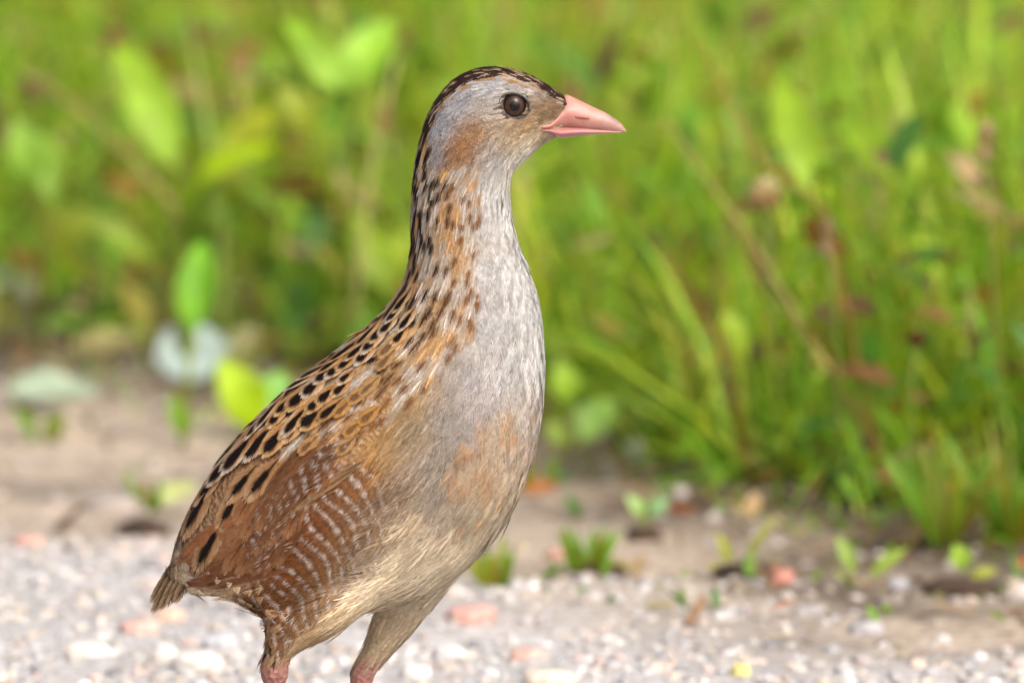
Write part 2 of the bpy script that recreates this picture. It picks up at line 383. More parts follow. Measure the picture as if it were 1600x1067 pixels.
def stem_obj(name, pts, rad, srgb, parent, mat=None):
    V, t, q = tube(pts, rad, 6); c = np.repeat((lin(srgb) * 0.8)[None], len(V), 0)
    return link(name, fast_mesh(name, V, t, c, quads=q), mat or M_LEAF, parent)
def root(name, loc, label, cat, group=None):
    o = link(name, None, None, None, None, label, cat, group); o.location = loc; return o
def child_leaf(r, base, tip, width, srgb, **kw):
    l = np.array(r.location); me = leaf_mesh(np.asarray(base) - l, np.asarray(tip) - l, width, srgb, **kw)
    return link('leaf', me, kw.get('mat', M_LEAF) if False else M_LEAF, r)
def plant(gpx, leaves, name, label, cat='plant', group=None, stems=()):
    """gpx: photograph pixel of the root on the ground; leaves: (base px, tip px, width px, colour, dy at tip, options)"""
    p = on_ground(*gpx); p[2] = gz(p[0], p[1]); r = root(name, p, label, cat, group); m = K * (p[1] - CAM[1]) / D
    for k, (bp, tp, wp, c, dy, opt) in enumerate(leaves):
        child_leaf(r, at(bp[0], bp[1], p[1]), at(tp[0], tp[1], p[1] + dy), wp * m, c, seed=k, **opt)
    for pts, rp, c in stems:
        P3 = [at(q[0], q[1], p[1] + (q[2] if len(q) > 2 else 0)) - p for q in pts]
        stem_obj('stem', P3, rp * m, c, r)
    return r
GP = 'leafy weeds among the grass'
plant((290, 600), [((275, 345), (440, 228), 92, (190, 226, 30), -0.03, dict(petiole=0.02, fold=0.3, face=(0, -0.5, 0.9))), ((272, 260), (180, 66), 78, (158, 200, 52), 0.03, dict(petiole=0.02)),
                   ((330, 300), (430, 170), 64, (166, 176, 40), 0.04, {}), ((250, 420), (120, 330), 40, (132, 160, 40), 0.0, {})],
      'broadleaf_weed', 'leafy weed with two large lime green leaves at upper left of the bird', group=GP,
      stems=[([(290, 600), (282, 420), (275, 345)], 4, (140, 160, 50)), ([(290, 600), (290, 400), (272, 258, .03)], 4, (140, 160, 50)), ([(290, 600), (320, 400), (330, 300, .04)], 3, (140, 150, 50)), ([(290, 600), (270, 460), (250, 420)], 3, (140, 150, 50))])
plant((540, 610), [((530, 140), (445, 30), 52, (160, 208, 62), 0.02, dict(petiole=0.02)), ((540, 140), (615, 30), 76, (156, 206, 60), 0.02, dict(petiole=0.02)), ((500, 220), (430, 130), 50, (150, 166, 36), 0.0, {})],
      'broadleaf_weed', 'weed with a pair of light green leaves spread in a V above the bird\'s back', group=GP,
      stems=[([(540, 610), (545, 300), (535, 140, .02)], 4, (150, 170, 60)), ([(540, 610), (520, 320), (500, 220)], 3, (150, 160, 50))])
plant((60, 560), [((60, 300), (20, 180), 60, (150, 196, 70), 0.0, {}), ((80, 330), (70, 210), 54, (156, 200, 74), 0.02, {}), ((70, 400), (150, 330), 66, (150, 166, 44), 0.0, {}), ((60, 430), (10, 400), 50, (150, 120, 60), -0.02, {})],
      'broadleaf_weed', 'weed with pale upright leaves and a browned lower leaf at the far left', group=GP,
      stems=[([(60, 560), (62, 380), (60, 300)], 4, (150, 150, 60)), ([(60, 560), (75, 400), (80, 330)], 4, (150, 150, 60)), ([(60, 560), (68, 430), (70, 400)], 4, (150, 150, 60))])
plant((600, 620), [((615, 480), (555, 330), 60, (150, 180, 44), 0.02, {}), ((600, 470), (640, 360), 44, (168, 188, 56), 0.02, {})],
      'broadleaf_weed', 'yellowish weed leaves standing close behind the bird\'s nape', group=GP,
      stems=[([(600, 620), (608, 490), (615, 480)], 4, (150, 150, 60))])
plant((285, 700), [((300, 520), (318, 375), 62, (122, 186, 44), 0.02, dict(petiole=0.03, fold=0.5)), ((284, 690), (268, 610), 26, (130, 176, 50), 0.0, {}), ((285, 690), (300, 640), 20, (140, 170, 60), 0.0, {})],
      'upright_weed', 'slender weed holding one upright green leaf on a thin stalk left of the bird', group=GP,
      stems=[([(285, 700), (292, 610), (300, 520)], 5, (150, 170, 60))])
plant((400, 690), [((405, 672), (342, 560), 78, (176, 212, 20), 0.0, dict(petiole=0.04, fold=0.2)), ((410, 680), (440, 580), 60, (150, 206, 110), 0.03, {})],
      'low_weed', 'low weed with one glowing yellow green leaf touching the bird\'s back', group=GP)
plant((890, 720), [((893, 640), (872, 560), 44, (166, 206, 66), 0.0, {}), ((900, 700), (960, 625), 62, (152, 196, 96), 0.02, {}), ((890, 700), (850, 660), 30, (150, 180, 70), 0.0, {})],
      'low_weed', 'small pale green weed right beside the bird\'s breast', group=GP, stems=[([(890, 720), (892, 680), (893, 640)], 4, (150, 170, 70))])
plant((1012, 850), [((1010, 812), (978, 772), 24, (168, 206, 126), 0.0, {}), ((1012, 812), (1046, 776), 24, (150, 196, 140), 0.0, {}), ((1012, 818), (1015, 790), 14, (150, 176, 80), -0.01, {})],
      'seedling', 'two leaved seedling in the sand below the grass edge', 'seedling', stems=[([(1012, 850), (1012, 830), (1010, 812)], 4, (150, 150, 70))])
plant((1340, 925), [((1338, 905), (1306, 835), 26, (160, 190, 96), 0.0, {}), ((1350, 910), (1420, 856), 22, (158, 186, 80), 0.0, {}), ((1340, 920), (1300, 890), 14, (170, 180, 90), 0.0, {})],
      'seedling', 'forked green seedling in the sand right of the dark hollow', 'seedling')
plant((1508, 910), [((1508, 895), (1492, 848), 34, (160, 200, 66), 0.0, {}), ((1510, 905), (1560, 890), 24, (170, 180, 80), 0.0, {})],
      'seedling', 'short bright seedling above the shaded hollow at lower right', 'seedling')
plant((1140, 900), [((1142, 890), (1122, 830), 18, (176, 186, 76), 0.0, {}), ((1160, 890), (1216, 800), 14, (160, 170, 70), 0.0, {}), ((1140, 895), (1100, 880), 14, (180, 180, 90), 0.0, {})],
      'seedling', 'thin yellowish seedling growing over the dark hollow in the sand', 'seedling')
plant((1170, 760), [((1165, 560), (1132, 480), 34, (180, 212, 70), 0.0, dict(petiole=0.03)), ((1180, 740), (1230, 690), 26, (150, 180, 60), -0.03, {})],
      'broadleaf_weed', 'weed with a single narrow lime leaf standing in the grass right of the breast', group=GP, stems=[([(1170, 760), (1168, 660), (1165, 560)], 3, (150, 170, 70))])
plant((1500, 720), [((1270, 330), (1215, 120), 70, (156, 192, 50), 0.05, {}), ((1400, 300), (1310, 180), 60, (150, 190, 46), 0.06, {})],
      'broadleaf_weed', 'weed with long leaning yellow green leaves in the upper right grass', group=GP, stems=[([(1500, 720), (1420, 440), (1270, 330, .05)], 4, (150, 170, 70))])
# short grass tufts standing alone in the sand
def tuft(gpx, n, hpx, label, seed):
    p = on_ground(*gpx); p[2] = gz(p[0], p[1]); m = K * (p[1] - CAM[1]) / D; g = np.random.default_rng(seed)
    r = root('grass_tuft', p, label, 'grass tuft', 'grass tufts standing alone in the sand')
    for i in range(n):
        a = g.random() * 6.283; h = hpx * m * (0.45 + 0.6 * g.random()); le = 0.1 + 0.6 * g.random()
        b = np.array([math.cos(a), math.sin(a), 0]) * 0.004; t = b + np.array([math.cos(a) * le * h, math.sin(a) * le * h, h])
        me = leaf_mesh(b, t, (1.5 + 2.2 * g.random()) * 0.001, (104 + 56 * g.random(), 140 + 40 * g.random(), 46), petiole=0.0, bow=0.1, seed=i)
        link('blade', me, M_GRASS, r)
tuft((915, 895), 26, 80, 'short grass tuft in the sand right of the bird\'s belly', 1)
tuft((772, 940), 16, 80, 'thin grass tuft close to the bird\'s lower breast', 2)
tuft((838, 775), 10, 80, 'green tuft peeping out behind the bird\'s lower breast', 3)
tuft((70, 690), 14, 60, 'short tuft in front of the grey withered leaf at far left', 4)
tuft((240, 800), 8, 60, 'sparse tuft on the soil left of the bird\'s back', 5)
tuft((1060, 715), 34, 150, 'upright dark green tuft at the grass edge right of the breast', 6)
tuft((1475, 850), 34, 170, 'dense tuft leaning over the sand at lower right', 7)
tuft((1580, 850), 34, 190, 'tall tuft at the right edge of the grass border', 8)
# withered leaves
def dead_leaf(cpx, size, yaw, srgb, label, curl=0.35, tilt=0.5, asp=0.6):
    p = on_ground(*cpx); m = K * (p[1] - CAM[1]) / D; L = size * m; z = gz(p[0], p[1])
    nu, nv = 11, 9; V, C = [], []; g = np.random.default_rng(int(cpx[0]))
    for i in range(nu):
        u = i / (nu - 1); w_ = max(0.02, math.sin(math.pi * u ** 0.9) ** 0.7)
        for j in range(nv):
            v = j / (nv - 1) * 2 - 1; x = (u - 0.5) * L; y = v * w_ * L * asp / 2
            zz = curl * L * (v * w_) ** 2 * 0.5 + curl * L * (u - 0.4) ** 2 + 0.02 * L * math.sin(u * 9 + v * 5)
            V.append((x * math.cos(yaw) - y * math.sin(yaw), x * math.sin(yaw) + y * math.cos(yaw), zz)); C.append(lin(srgb) * 0.8 * (0.85 + 0.3 * g.random()))
    o = link('withered_leaf', fast_mesh('withered_leaf', V, None, C, quads=grid_quads(nu, nv)), M_DEAD, label=label, cat='leaf', group='withered leaves on the soil')
    o.location = (p[0], p[1], z + 0.004 + 0.35 * L * math.sin(tilt) * asp); o.rotation_euler = (tilt, 0.1, 0)
dead_leaf((300, 600), 120, 0.3, (176, 196, 190), 'bluish grey withered leaf propped up behind the slender weed', 0.25, 0.95, 0.9)
dead_leaf((80, 655), 150, 0.1, (166, 184, 160), 'grey green withered leaf lying at the far left', 0.35, 0.45, 0.55)
dead_leaf((165, 570), 120, 0.35, (186, 176, 120), 'yellowish withered leaf with orange tint lying left of the bird', 0.3, 0.5, 0.5)
dead_leaf((375, 560), 90, 1.0, (190, 180, 140), 'straw coloured withered leaf beside the bluish grey one', 0.4, 0.7, 0.5)
dead_leaf((275, 800), 80, 0.8, (186, 196, 130), 'pale green withered leaf on the soil close to the bird\'s back', 0.3, 0.5, 0.6)
dead_leaf((845, 790), 60, 0.4, (170, 110, 60), 'rust brown withered leaf close to the bird\'s lower breast', 0.4, 0.5, 0.6)
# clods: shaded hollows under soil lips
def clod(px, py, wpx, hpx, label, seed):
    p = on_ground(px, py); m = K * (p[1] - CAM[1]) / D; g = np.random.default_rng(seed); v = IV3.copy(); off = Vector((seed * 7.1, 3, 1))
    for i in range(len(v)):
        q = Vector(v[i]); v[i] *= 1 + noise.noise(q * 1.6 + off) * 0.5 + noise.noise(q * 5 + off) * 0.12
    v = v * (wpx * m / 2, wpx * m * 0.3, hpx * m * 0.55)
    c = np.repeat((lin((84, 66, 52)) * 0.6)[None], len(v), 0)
    o = link('soil_clod', fast_mesh('soil_clod', v, IT3, c), M_SOIL, label=label, cat='clod', group='dark clods of soil'); o.location = (p[0], p[1], gz(p[0], p[1]) + hpx * m * 0.2)
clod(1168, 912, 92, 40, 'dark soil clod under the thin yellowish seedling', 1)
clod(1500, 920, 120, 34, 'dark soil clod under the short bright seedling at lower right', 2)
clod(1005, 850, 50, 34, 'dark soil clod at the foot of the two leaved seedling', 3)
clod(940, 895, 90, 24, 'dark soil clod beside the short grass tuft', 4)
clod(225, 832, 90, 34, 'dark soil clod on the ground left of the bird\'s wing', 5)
# flower heads and stalks
def flower(gpx, path, rp, srgb, label, cat='flower', elong=1.0, col2=None, name='clover_flower', n=70, seed=0, stemcol=(150, 170, 80)):
    p = on_ground(*gpx); p[2] = gz(p[0], p[1]); m = K * (p[1] - CAM[1]) / D; r = root(name, p, label, cat)
    P3 = np.array([at(q[0], q[1], p[1] + (q[2] if len(q) > 2 else 0)) - p for q in [gpx] + path]); stem_obj('stem', P3, 3.0 * m, stemcol, r)
    top = P3[-1]; R_ = rp * m; g = np.random.default_rng(seed); V, T, C = [], [], []; k = 0
    for i in range(n):
        ph = math.acos(1 - 1.75 * (i + 0.5) / n); th = i * 2.39996; d = np.array([math.sin(ph) * math.cos(th), math.sin(ph) * math.sin(th), math.cos(ph)])
        e = np.cross(d, (0.3, 0.2, 0.9)); e /= np.linalg.norm(e); f = np.cross(d, e); sc = np.array([1, 1, elong])
        b = d * R_ * 0.3 * sc; t_ = d * R_ * (0.9 + 0.25 * g.random()) * sc; w_ = R_ * 0.16
        pts = [b, (b + t_) / 2 + e * w_, (b + t_) / 2 - e * w_, (b + t_) / 2 + f * w_ * 0.8, t_]
        V += [top + q for q in pts]; T += [(k, k + 1, k + 3), (k, k + 3, k + 2), (k + 1, k + 4, k + 3), (k + 3, k + 4, k + 2)]; k += 5
        c = lin(srgb) * 0.85 if (col2 is None or d[2] > -0.1) else lin(col2) * 0.8
        C += [c * (0.85 + 0.3 * g.random())] * 5
    link('flower_head', fast_mesh('flower_head', V, T, C), M_DEAD, r)
flower((1222, 800), [(1205, 450), (1195, 305)], 30, (236, 222, 184), 'cream clover flower with pinkish underside in the grass right of the bill', col2=(200, 150, 130))
flower((130, 580), [(160, 200), (182, 66)], 22, (196, 140, 120), 'dull pink flower head at the upper left', seed=2)
flower((20, 560), [(30, 260), (45, 140)], 20, (176, 140, 120), 'mauve brown flower head at the left edge', seed=3)
flower((1575, 840), [(1548, 380), (1540, 225)], 18, (206, 176, 140), 'pale straw flower spike at the right edge of the meadow', elong=2.2, name='grass_spike', seed=4)
flower((1315, 820), [(1305, 480), (1292, 375)], 15, (190, 156, 130), 'brownish flower spike in the grass below the cream clover', elong=2.6, name='grass_spike', seed=5)
flower((690, 640), [(630, 300), (600, 190)], 20, (206, 180, 130), 'straw coloured seed head behind the bird\'s nape', elong=1.6, name='grass_spike', seed=6)
flower((1420, 830), [(1425, 600), (1432, 530)], 16, (140, 60, 70), 'dark red clover flower low in the grass at right', seed=7)
def stalk(gpx, path, srgb, label, rp=5):
    p = on_ground(*gpx); p[2] = gz(p[0], p[1]); m = K * (p[1] - CAM[1]) / D
    P3 = np.array([at(q[0], q[1], p[1] + q[2]) - p for q in [(gpx[0], gpx[1], 0)] + path]); V, t, q = tube(P3, np.linspace(rp, rp * 0.6, len(P3)) * m, 6)
    o = link('grass_stalk', fast_mesh('grass_stalk', V, t, np.repeat((lin(srgb) * 0.9)[None], len(V), 0), quads=q), M_GRASS, label=label, cat='grass stalk', group='bent stalks in the grass'); o.location = p
stalk((1420, 800), [(1285, 560, 0.01), (1170, 370, 0.02), (1035, 185, 0.05)], (196, 190, 110), 'long pale stalk leaning left across the grass beside the bill', 5)
stalk((1440, 790), [(1340, 640, -0.02), (1180, 420, 0)], (186, 186, 90), 'pale stalk leaning left over the lower right grass edge', 6)
stalk((300, 585), [(270, 320, 0.01), (200, 240, 0.02), (60, 120, 0.05)], (206, 190, 130), 'straw stalk leaning left at the upper left', 5)
stalk((550, 625), [(560, 440, 0.0), (580, 260, 0.0), (620, 90, 0.03)], (200, 196, 130), 'thin straw stalk rising behind the bird\'s nape', 6)
stalk((350, 595), [(345, 330, 0.0), (320, 180, 0.02), (290, 20, 0.05)], (180, 200, 110), 'pale upright stalk among the lime leaves at upper left', 6)
stalk((1390, 800), [(1290, 330, 0.0), (1180, 240, 0.0), (1090, 60, 0.03)], (178, 140, 80), 'orange brown stalk leaning left in the upper right grass', 4)
stalk((1180, 775), [(1120, 520, 0.0), (1060, 430, 0.0), (985, 320, 0.02)], (150, 110, 60), 'reddish brown stalk low in the grass right of the neck', 4.5)

# ------------------------------------------------------------------ the bird
bird = root('bird', (0, 0, 0), 'brown streaked bird with grey face and breast and pink bill standing on gravel', 'bird')
def B(x, y, d=0.0): return np.array([(x - 800) * K, d * K, (533.5 - y) * K + ZC])   # photograph pixel -> bird's own side plane, d towards the far side (px)
SEC = [  # dorsal x,y  ventral x,y  half width
    (892, 164, 884, 205, 8), (881, 150, 871, 213, 19), (854, 131, 847, 226, 33), (818, 113, 824, 246, 46), (772, 104, 803, 266, 55), (727, 113, 797, 284, 60), (692, 141, 796, 302, 62),
    (668, 183, 797, 322, 62), (654, 230, 800, 345, 62), (647, 280, 806, 370, 65), (644, 330, 815, 396, 70), (643, 385, 828, 430, 80), (632, 438, 841, 468, 94), (598, 490, 849, 530, 112),
    (545, 534, 850, 600, 126), (487, 578, 843, 672, 134), (432, 624, 824, 745, 136), (386, 668, 788, 822, 134), (346, 716, 728, 890, 126), (314, 766, 650, 940, 112), (292, 806, 560, 962, 92),
    (278, 840, 496, 986, 72), (270, 866, 434, 976, 52), (268, 884, 360, 936, 32), (262, 900, 305, 932, 16)]
S = np.array(SEC, float)
def cr(P, n):
    P = np.vstack([2 * P[0] - P[1], P, 2 * P[-1] - P[-2]]); out = []
    for i in range(1, len(P) - 2):
        t = np.linspace(0, 1, n, endpoint=False)[:, None]
        out.append(0.5 * (2 * P[i] + (P[i + 1] - P[i - 1]) * t + (2 * P[i - 1] - 5 * P[i] + 4 * P[i + 1] - P[i + 2]) * t ** 2 + (3 * P[i] - P[i - 1] - 3 * P[i + 1] + P[i + 2]) * t ** 3))
    return np.vstack(out + [P[-2][None]])
SS = cr(S, 6)
def body_loft(SS, n=48):
    V = []; 
    for dx, dy, vx, vy, wz in SS:
        c = B((dx + vx) / 2, (dy + vy) / 2); a = B(dx, dy) - c
        for k in range(n):
            th = 2 * math.pi * k / n; cs, sn = math.cos(th), math.sin(th)
            e = 0.92
            V.append(c + a * math.copysign(abs(cs) ** e, cs) + np.array([0, -wz * K, 0]) * math.copysign(abs(sn) ** e, sn))
    q = grid_quads(len(SS), n, True); t = []; i0 = len(V); V.append(np.mean(V[:n], 0)); V.append(np.mean(V[-n - 1:-1], 0)); o = (len(SS) - 1) * n
    for k in range(n): t += [(i0, (k + 1) % n, k), (i0 + 1, o + k, o + (k + 1) % n)]
    return np.array(V), t, q
parts = [body_loft(SS)]
def limb(pts, n=16):
    P = cr(np.array(pts, float), 5); return tube([B(p[0], p[1], p[2]) for p in P], P[:, 3] * K, n)
NEAR, FAR = -62, 66
parts.append(limb([(580, 880, -50, 50), (515, 945, NEAR, 40), (468, 985, NEAR, 26), (441, 1012, NEAR, 16), (431, 1034, NEAR, 22), (429, 1052, NEAR, 22), (431, 1082, NEAR, 13), (444, 1170, NEAR, 10), (462, 1248, NEAR, 11), (468, 1262, NEAR, 9)]))
parts.append(limb([(435, 955, NEAR, 26), (429, 990, NEAR - 2, 13), (426, 1030, NEAR - 2, 10)]))
parts.append(limb([(700, 830, 40, 60), (655, 915, FAR, 46), (612, 985, FAR, 33), (588, 1026, FAR, 23), (570, 1054, FAR, 19), (563, 1074, FAR, 19), (565, 1102, FAR, 13), (584, 1180, FAR, 10), (604, 1250, FAR, 11), (610, 1262, FAR, 9)]))
for fx, dep in ((466, NEAR), (608, FAR)):
    for ex, ed in ((150, -55), (175, 0), (145, 60), (-60, 8)):
        parts.append(limb([(fx, 1256, dep, 9), (fx + ex * 0.3, 1252, dep + ed * 0.3, 8), (fx + ex * 0.65, 1257, dep + ed * 0.65, 7.5), (fx + ex * 0.9, 1259, dep + ed * 0.9, 6), (fx + ex * 1.03, 1262, dep + ed * 1.03, 3)], 10))
bv, bt, bq, k = [], [], [], 0
for v, t, q in parts:
    bv.append(v); bt += [tuple(i + k for i in f) for f in t]; bq += [tuple(i + k for i in f) for f in q]; k += len(v)
tmp = bpy.data.objects.new('tmp', fast_mesh('tmp', np.concatenate(bv), bt, quads=bq)); COL.objects.link(tmp)
md = tmp.modifiers.new('r', 'REMESH'); md.mode = 'VOXEL'; md.voxel_size = 0.0011; md.use_smooth_shade = True
m2 = tmp.modifiers.new('s', 'SMOOTH'); m2.factor = 0.5; m2.iterations = 2
dg = bpy.context.evaluated_depsgraph_get(); ev = tmp.evaluated_get(dg); body_me = bpy.data.meshes.new_from_object(ev); body_me.name = 'body'
bpy.data.objects.remove(tmp)
nv_ = len(body_me.vertices); BV = np.zeros(nv_ * 3, np.float32); body_me.vertices.foreach_get('co', BV); BV = BV.reshape(-1, 3)
body_me.calc_loop_triangles(); BT = np.zeros(len(body_me.loop_triangles) * 3, np.int32); body_me.loop_triangles.foreach_get('vertices', BT); BT = BT.reshape(-1, 3)
BVH = BVHTree.FromPolygons([Vector(v) for v in BV.tolist()], BT.tolist())
def topx(P): return np.stack([P[..., 0] / K + 800, 533.5 - (P[..., 2] - ZC) / K], -1)
# --- plumage colours by place on the bird
CM = np.array([(770,135,160,160,163),(720,150,150,150,156),(690,190,140,142,149),(680,240,136,135,140),(850,143,150,140,130),(825,132,165,160,160),
 (850,165,132,104,74),(868,176,122,96,70),(830,190,162,132,96),(770,160,150,142,134),(805,203,165,140,110),(750,200,142,106,72),(730,220,144,102,64),(715,240,134,98,66),(700,262,118,90,64),
 (770,226,142,134,127),(800,214,152,137,117),(780,250,162,160,160),(835,236,240,234,220),(826,250,226,220,206),(812,270,222,218,208),(848,222,200,184,150),(815,260,236,232,224),(855,205,170,152,122),
 (770,290,190,190,189),(792,320,216,216,215),(750,330,182,180,181),(800,400,206,206,206),(760,400,187,185,186),(825,470,203,203,203),(770,480,182,180,182),(842,540,214,213,212),(790,550,184,182,182),
 (740,560,168,163,164),(700,620,152,143,134),(760,600,172,166,165),(835,620,196,187,180),(730,640,160,152,148),(740,480,176,172,172),(715,540,160,150,140),(745,440,180,177,178),
 (660,260,124,94,68),(660,330,126,104,82),(690,310,165,125,85),(715,330,192,147,97),(700,380,172,132,92),(720,400,180,155,125),(670,400,145,120,95),(680,470,168,138,103),(650,460,145,120,95),(715,470,172,156,135),
 (620,530,160,125,85),(640,580,174,132,80),(580,560,150,115,75),(520,600,150,112,72),(560,640,170,124,68),(600,640,160,125,75),(470,650,160,118,70),(680,560,160,138,108),(660,610,155,128,92),
 (660,650,150,130,105),(690,690,146,136,126),(640,730,134,114,94),(600,700,160,120,74),(790,640,188,170,150),(770,690,184,162,138),(745,725,180,160,136),(815,680,190,170,155),(700,740,150,138,126),
 (825,740,204,186,160),(790,790,196,176,146),(720,780,172,156,134),(700,830,206,184,152),(640,800,190,164,130),(740,860,206,186,154),(690,880,212,192,160),(620,870,220,196,160),(600,915,226,204,168),(560,935,216,190,152),
 (520,780,134,82,44),(460,820,130,76,42),(560,800,140,100,60),(480,880,134,84,48),(540,860,160,118,72),(430,925,140,94,58),(480,960,176,142,102),(420,965,160,124,90),(520,920,190,158,118),
 (390,830,128,76,40),(350,880,134,84,52),(440,760,128,78,42),(300,800,130,100,70),(350,740,140,105,70),(310,920,240,222,194),(350,925,232,206,172),(270,920,140,118,92),(400,920,196,158,116),
 (480,990,200,172,136),(440,1000,134,112,84),(620,965,196,172,136),(590,1015,190,164,128),(660,940,196,172,138),(430,1040,186,128,116),(563,1068,178,122,110),(470,1200,176,128,110),(610,1200,176,128,110)], float)
_w = (0.28 * smooth(740, 800, CM[:, 1]) * smooth(480, 600, CM[:, 0]))[:, None]; CM[:, 2:] = CM[:, 2:] * (1 - _w) + CM[:, 2:].mean(1, keepdims=True) * _w
CMx, CMc = CM[:, :2], lin(CM[:, 2:]) * (0.84 + 0.22 * smooth(740, 860, CM[:, 1:2]) * smooth(470, 560, CM[:, :1])) * np.array((1.0, 1.0, 0.97))
def cmap(P):
    P = np.atleast_2d(P); d2 = ((P[:, None, :] - CMx[None]) ** 2).sum(-1) + 160.0; wt = d2 ** -1.7
    return (wt[:, :, None] * CMc[None]).sum(1) / wt.sum(1)[:, None]
DF = np.array([(880,170,-1,.1),(850,140,-1,-.3),(770,106,-1,.15),(700,135,-.7,.7),(660,200,-.25,1),(645,300,0,1),(800,165,-1,.2),(740,200,-.8,.55),(700,250,-.4,.9),(840,230,-.9,.45),(790,245,-.7,.7),(800,280,-.3,.95),(760,320,-.1,1),(700,320,-.15,1),(645,390,-.15,1),
 (600,480,-.6,.8),(520,550,-.8,.6),(400,650,-.72,.7),(330,740,-.6,.8),(280,840,-.35,.95),(700,450,-.28,.96),(800,450,0,1),(845,550,0,1),(800,600,-.1,1),(700,560,-.5,.87),(620,560,-.68,.73),(560,640,-.74,.67),(640,680,-.66,.75),(830,700,-.25,.97),(760,760,-.42,.9),(700,850,-.68,.73),
 (600,780,-.78,.62),(600,900,-.88,.47),(500,800,-.84,.54),(450,900,-.75,.65),(420,960,-.6,.8),(400,800,-.7,.7),(300,920,-.85,.5),(500,970,-.8,.6),(640,960,-.6,.8),(590,1020,-.5,.85),(440,1010,-.4,.9),(700,680,-.55,.83),(480,880,-.8,.6)], float)
def dfield(P):
    P = np.atleast_2d(P); d2 = ((P[:, None, :] - DF[None, :, :2]) ** 2).sum(-1) + 60.0; wt = d2 ** -1.5
    v = (wt[:, :, None] * DF[None, :, 2:]).sum(1); return v / np.linalg.norm(v, axis=1)[:, None]
DL = SS[:, :2]
def dorsal(p): return math.sqrt(((DL - p) ** 2).sum(1).min())
def in_poly(p, poly):
    x, y = p; c = False; n = len(poly)
    for i in range(n):
        x1, y1 = poly[i]; x2, y2 = poly[(i + 1) % n]
        if (y1 > y) != (y2 > y) and x < (x2 - x1) * (y - y1) / (y2 - y1) + x1: c = not c
    return c
EYE = (802, 161)
BILL_FLESH = [(877, 140), (894, 163), (880, 170), (864, 179), (843, 193), (850, 199), (873, 205), (878, 218), (1000, 260), (1000, 130)]
WINGP = [(266, 882), (300, 897), (350, 905), (400, 903), (436, 880), (440, 800), (452, 740), (470, 690), (440, 640), (394, 678), (344, 732), (304, 790), (280, 840)]
FLANK = [(376, 840), (396, 790), (440, 738), (505, 704), (585, 692), (648, 752), (640, 820), (590, 884), (530, 932), (468, 986), (420, 976), (392, 915), (405, 890)]
pp = topx(BV.astype(float)); bc = cmap(pp)
for i in np.where((pp[:, 1] < 250))[0]:
    if dorsal(pp[i]) < 9: bc[i] = lin((60, 44, 34)) * 0.8
em_ = (np.hypot((pp[:, 0] - EYE[0]) / 1.12, pp[:, 1] - EYE[1]) < 27); bc[em_] = lin((78, 66, 56)) * 0.8
leg = (pp[:, 1] > np.where(pp[:, 0] < 510, 1016, 1044)); bc[leg] = lin((176, 122, 110)) * 0.72
ca = body_me.color_attributes.new('col', 'FLOAT_COLOR', 'POINT'); c4 = np.ones((nv_, 4), np.float32); c4[:, :3] = bc * 0.85; c4[leg, :3] = bc[leg]; ca.data.foreach_set('color', c4.ravel())
link('body', body_me, M_SKIN, bird)

# --- feathers: every barb is geometry
def template(nb, aspect, seed, round_=2.4, jit=0.03, cover=1.25, k=1.1, st=4, bend=1.2, shaft=True):
    """barbs of one feather: st stations from shaft to edge, each a thin tapering ribbon"""
    g = np.random.default_rng(seed); uv, tw, tr = [], [], []; n = 0
    for s in (-1, 1):
        for i in range(nb):
            t = (i + 0.6) / nb; shape = (1 - t ** round_) ** 0.5 * min(1, 0.22 + 2.4 * t)
            ut = 0.10 + 0.90 * t + g.normal() * jit; vt = shape * (1 + g.normal() * jit * 1.5); ur = max(-0.45, min(ut - 0.04, ut - k * vt * aspect))
            wb = cover / nb * 0.9
            if t > 0.93: ur = min(ur, ut - 0.12)
            for q in range(st):
                f = q / (st - 1); wf = (1 - 0.15 * f ** 2); u = ur + (ut - ur) * f ** bend; v = s * vt * f ** 0.9
                if q < st - 1: uv += [(u - wb * wf / 2, v), (u + wb * wf / 2, v)]; tw += [0.0, 1.0]
                else: uv.append((u, v)); tw.append(0.6)
            a = n; f_ = []
            for q in range(st - 2): f_ += [(a + 2 * q, a + 2 * q + 1, a + 2 * q + 3), (a + 2 * q, a + 2 * q + 3, a + 2 * q + 2)]
            e = a + 2 * (st - 2); f_.append((e, e + 1, e + 2))
            tr += [q if s > 0 else (q[0], q[2], q[1]) for q in f_]; n += 2 * st - 1
    if not shaft: return np.array(uv), np.array(tw), np.array(tr), 2 * st - 1
    for q in range(st):                                   # the shaft and the downy middle of the vane
        u = 0.05 + 0.93 * q / (st - 1); wv = 0.20 * (1 - 0.5 * q / (st - 1)) if q else 0.02
        if q < st - 1: uv += [(u, -wv), (u, wv)]; tw += [0.5, 0.5]
        else: uv.append((u, 0)); tw.append(0.7)
    a = n
    for q in range(st - 2): tr += [(a + 2 * q, a + 2 * q + 3, a + 2 * q + 1), (a + 2 * q, a + 2 * q + 2, a + 2 * q + 3)]
    e = a + 2 * (st - 2); tr.append((e, e + 2, e + 1))
    return np.array(uv), np.array(tw), np.array(tr), 2 * st - 1
def ctrl_weights(uv):
    un = np.array([0, 1 / 3, 2 / 3, 1.0]); W = np.zeros((len(uv), 12))
    for i, (u, v) in enumerate(uv):
        u = min(max(u, -0.5), 1.05); a = max(0, min(int(u * 3), 2)); f = u * 3 - a
        lv = {0: max(0, -v), 1: 1 - abs(v), 2: max(0, v)}
        for j, wv in lv.items(): W[i, a * 3 + j] += (1 - f) * wv; W[i, (a + 1) * 3 + j] += f * wv
    return W
def near_surf(p):
    q, n, _, _ = BVH.find_nearest(Vector(p)); return np.array(q), np.array(n)
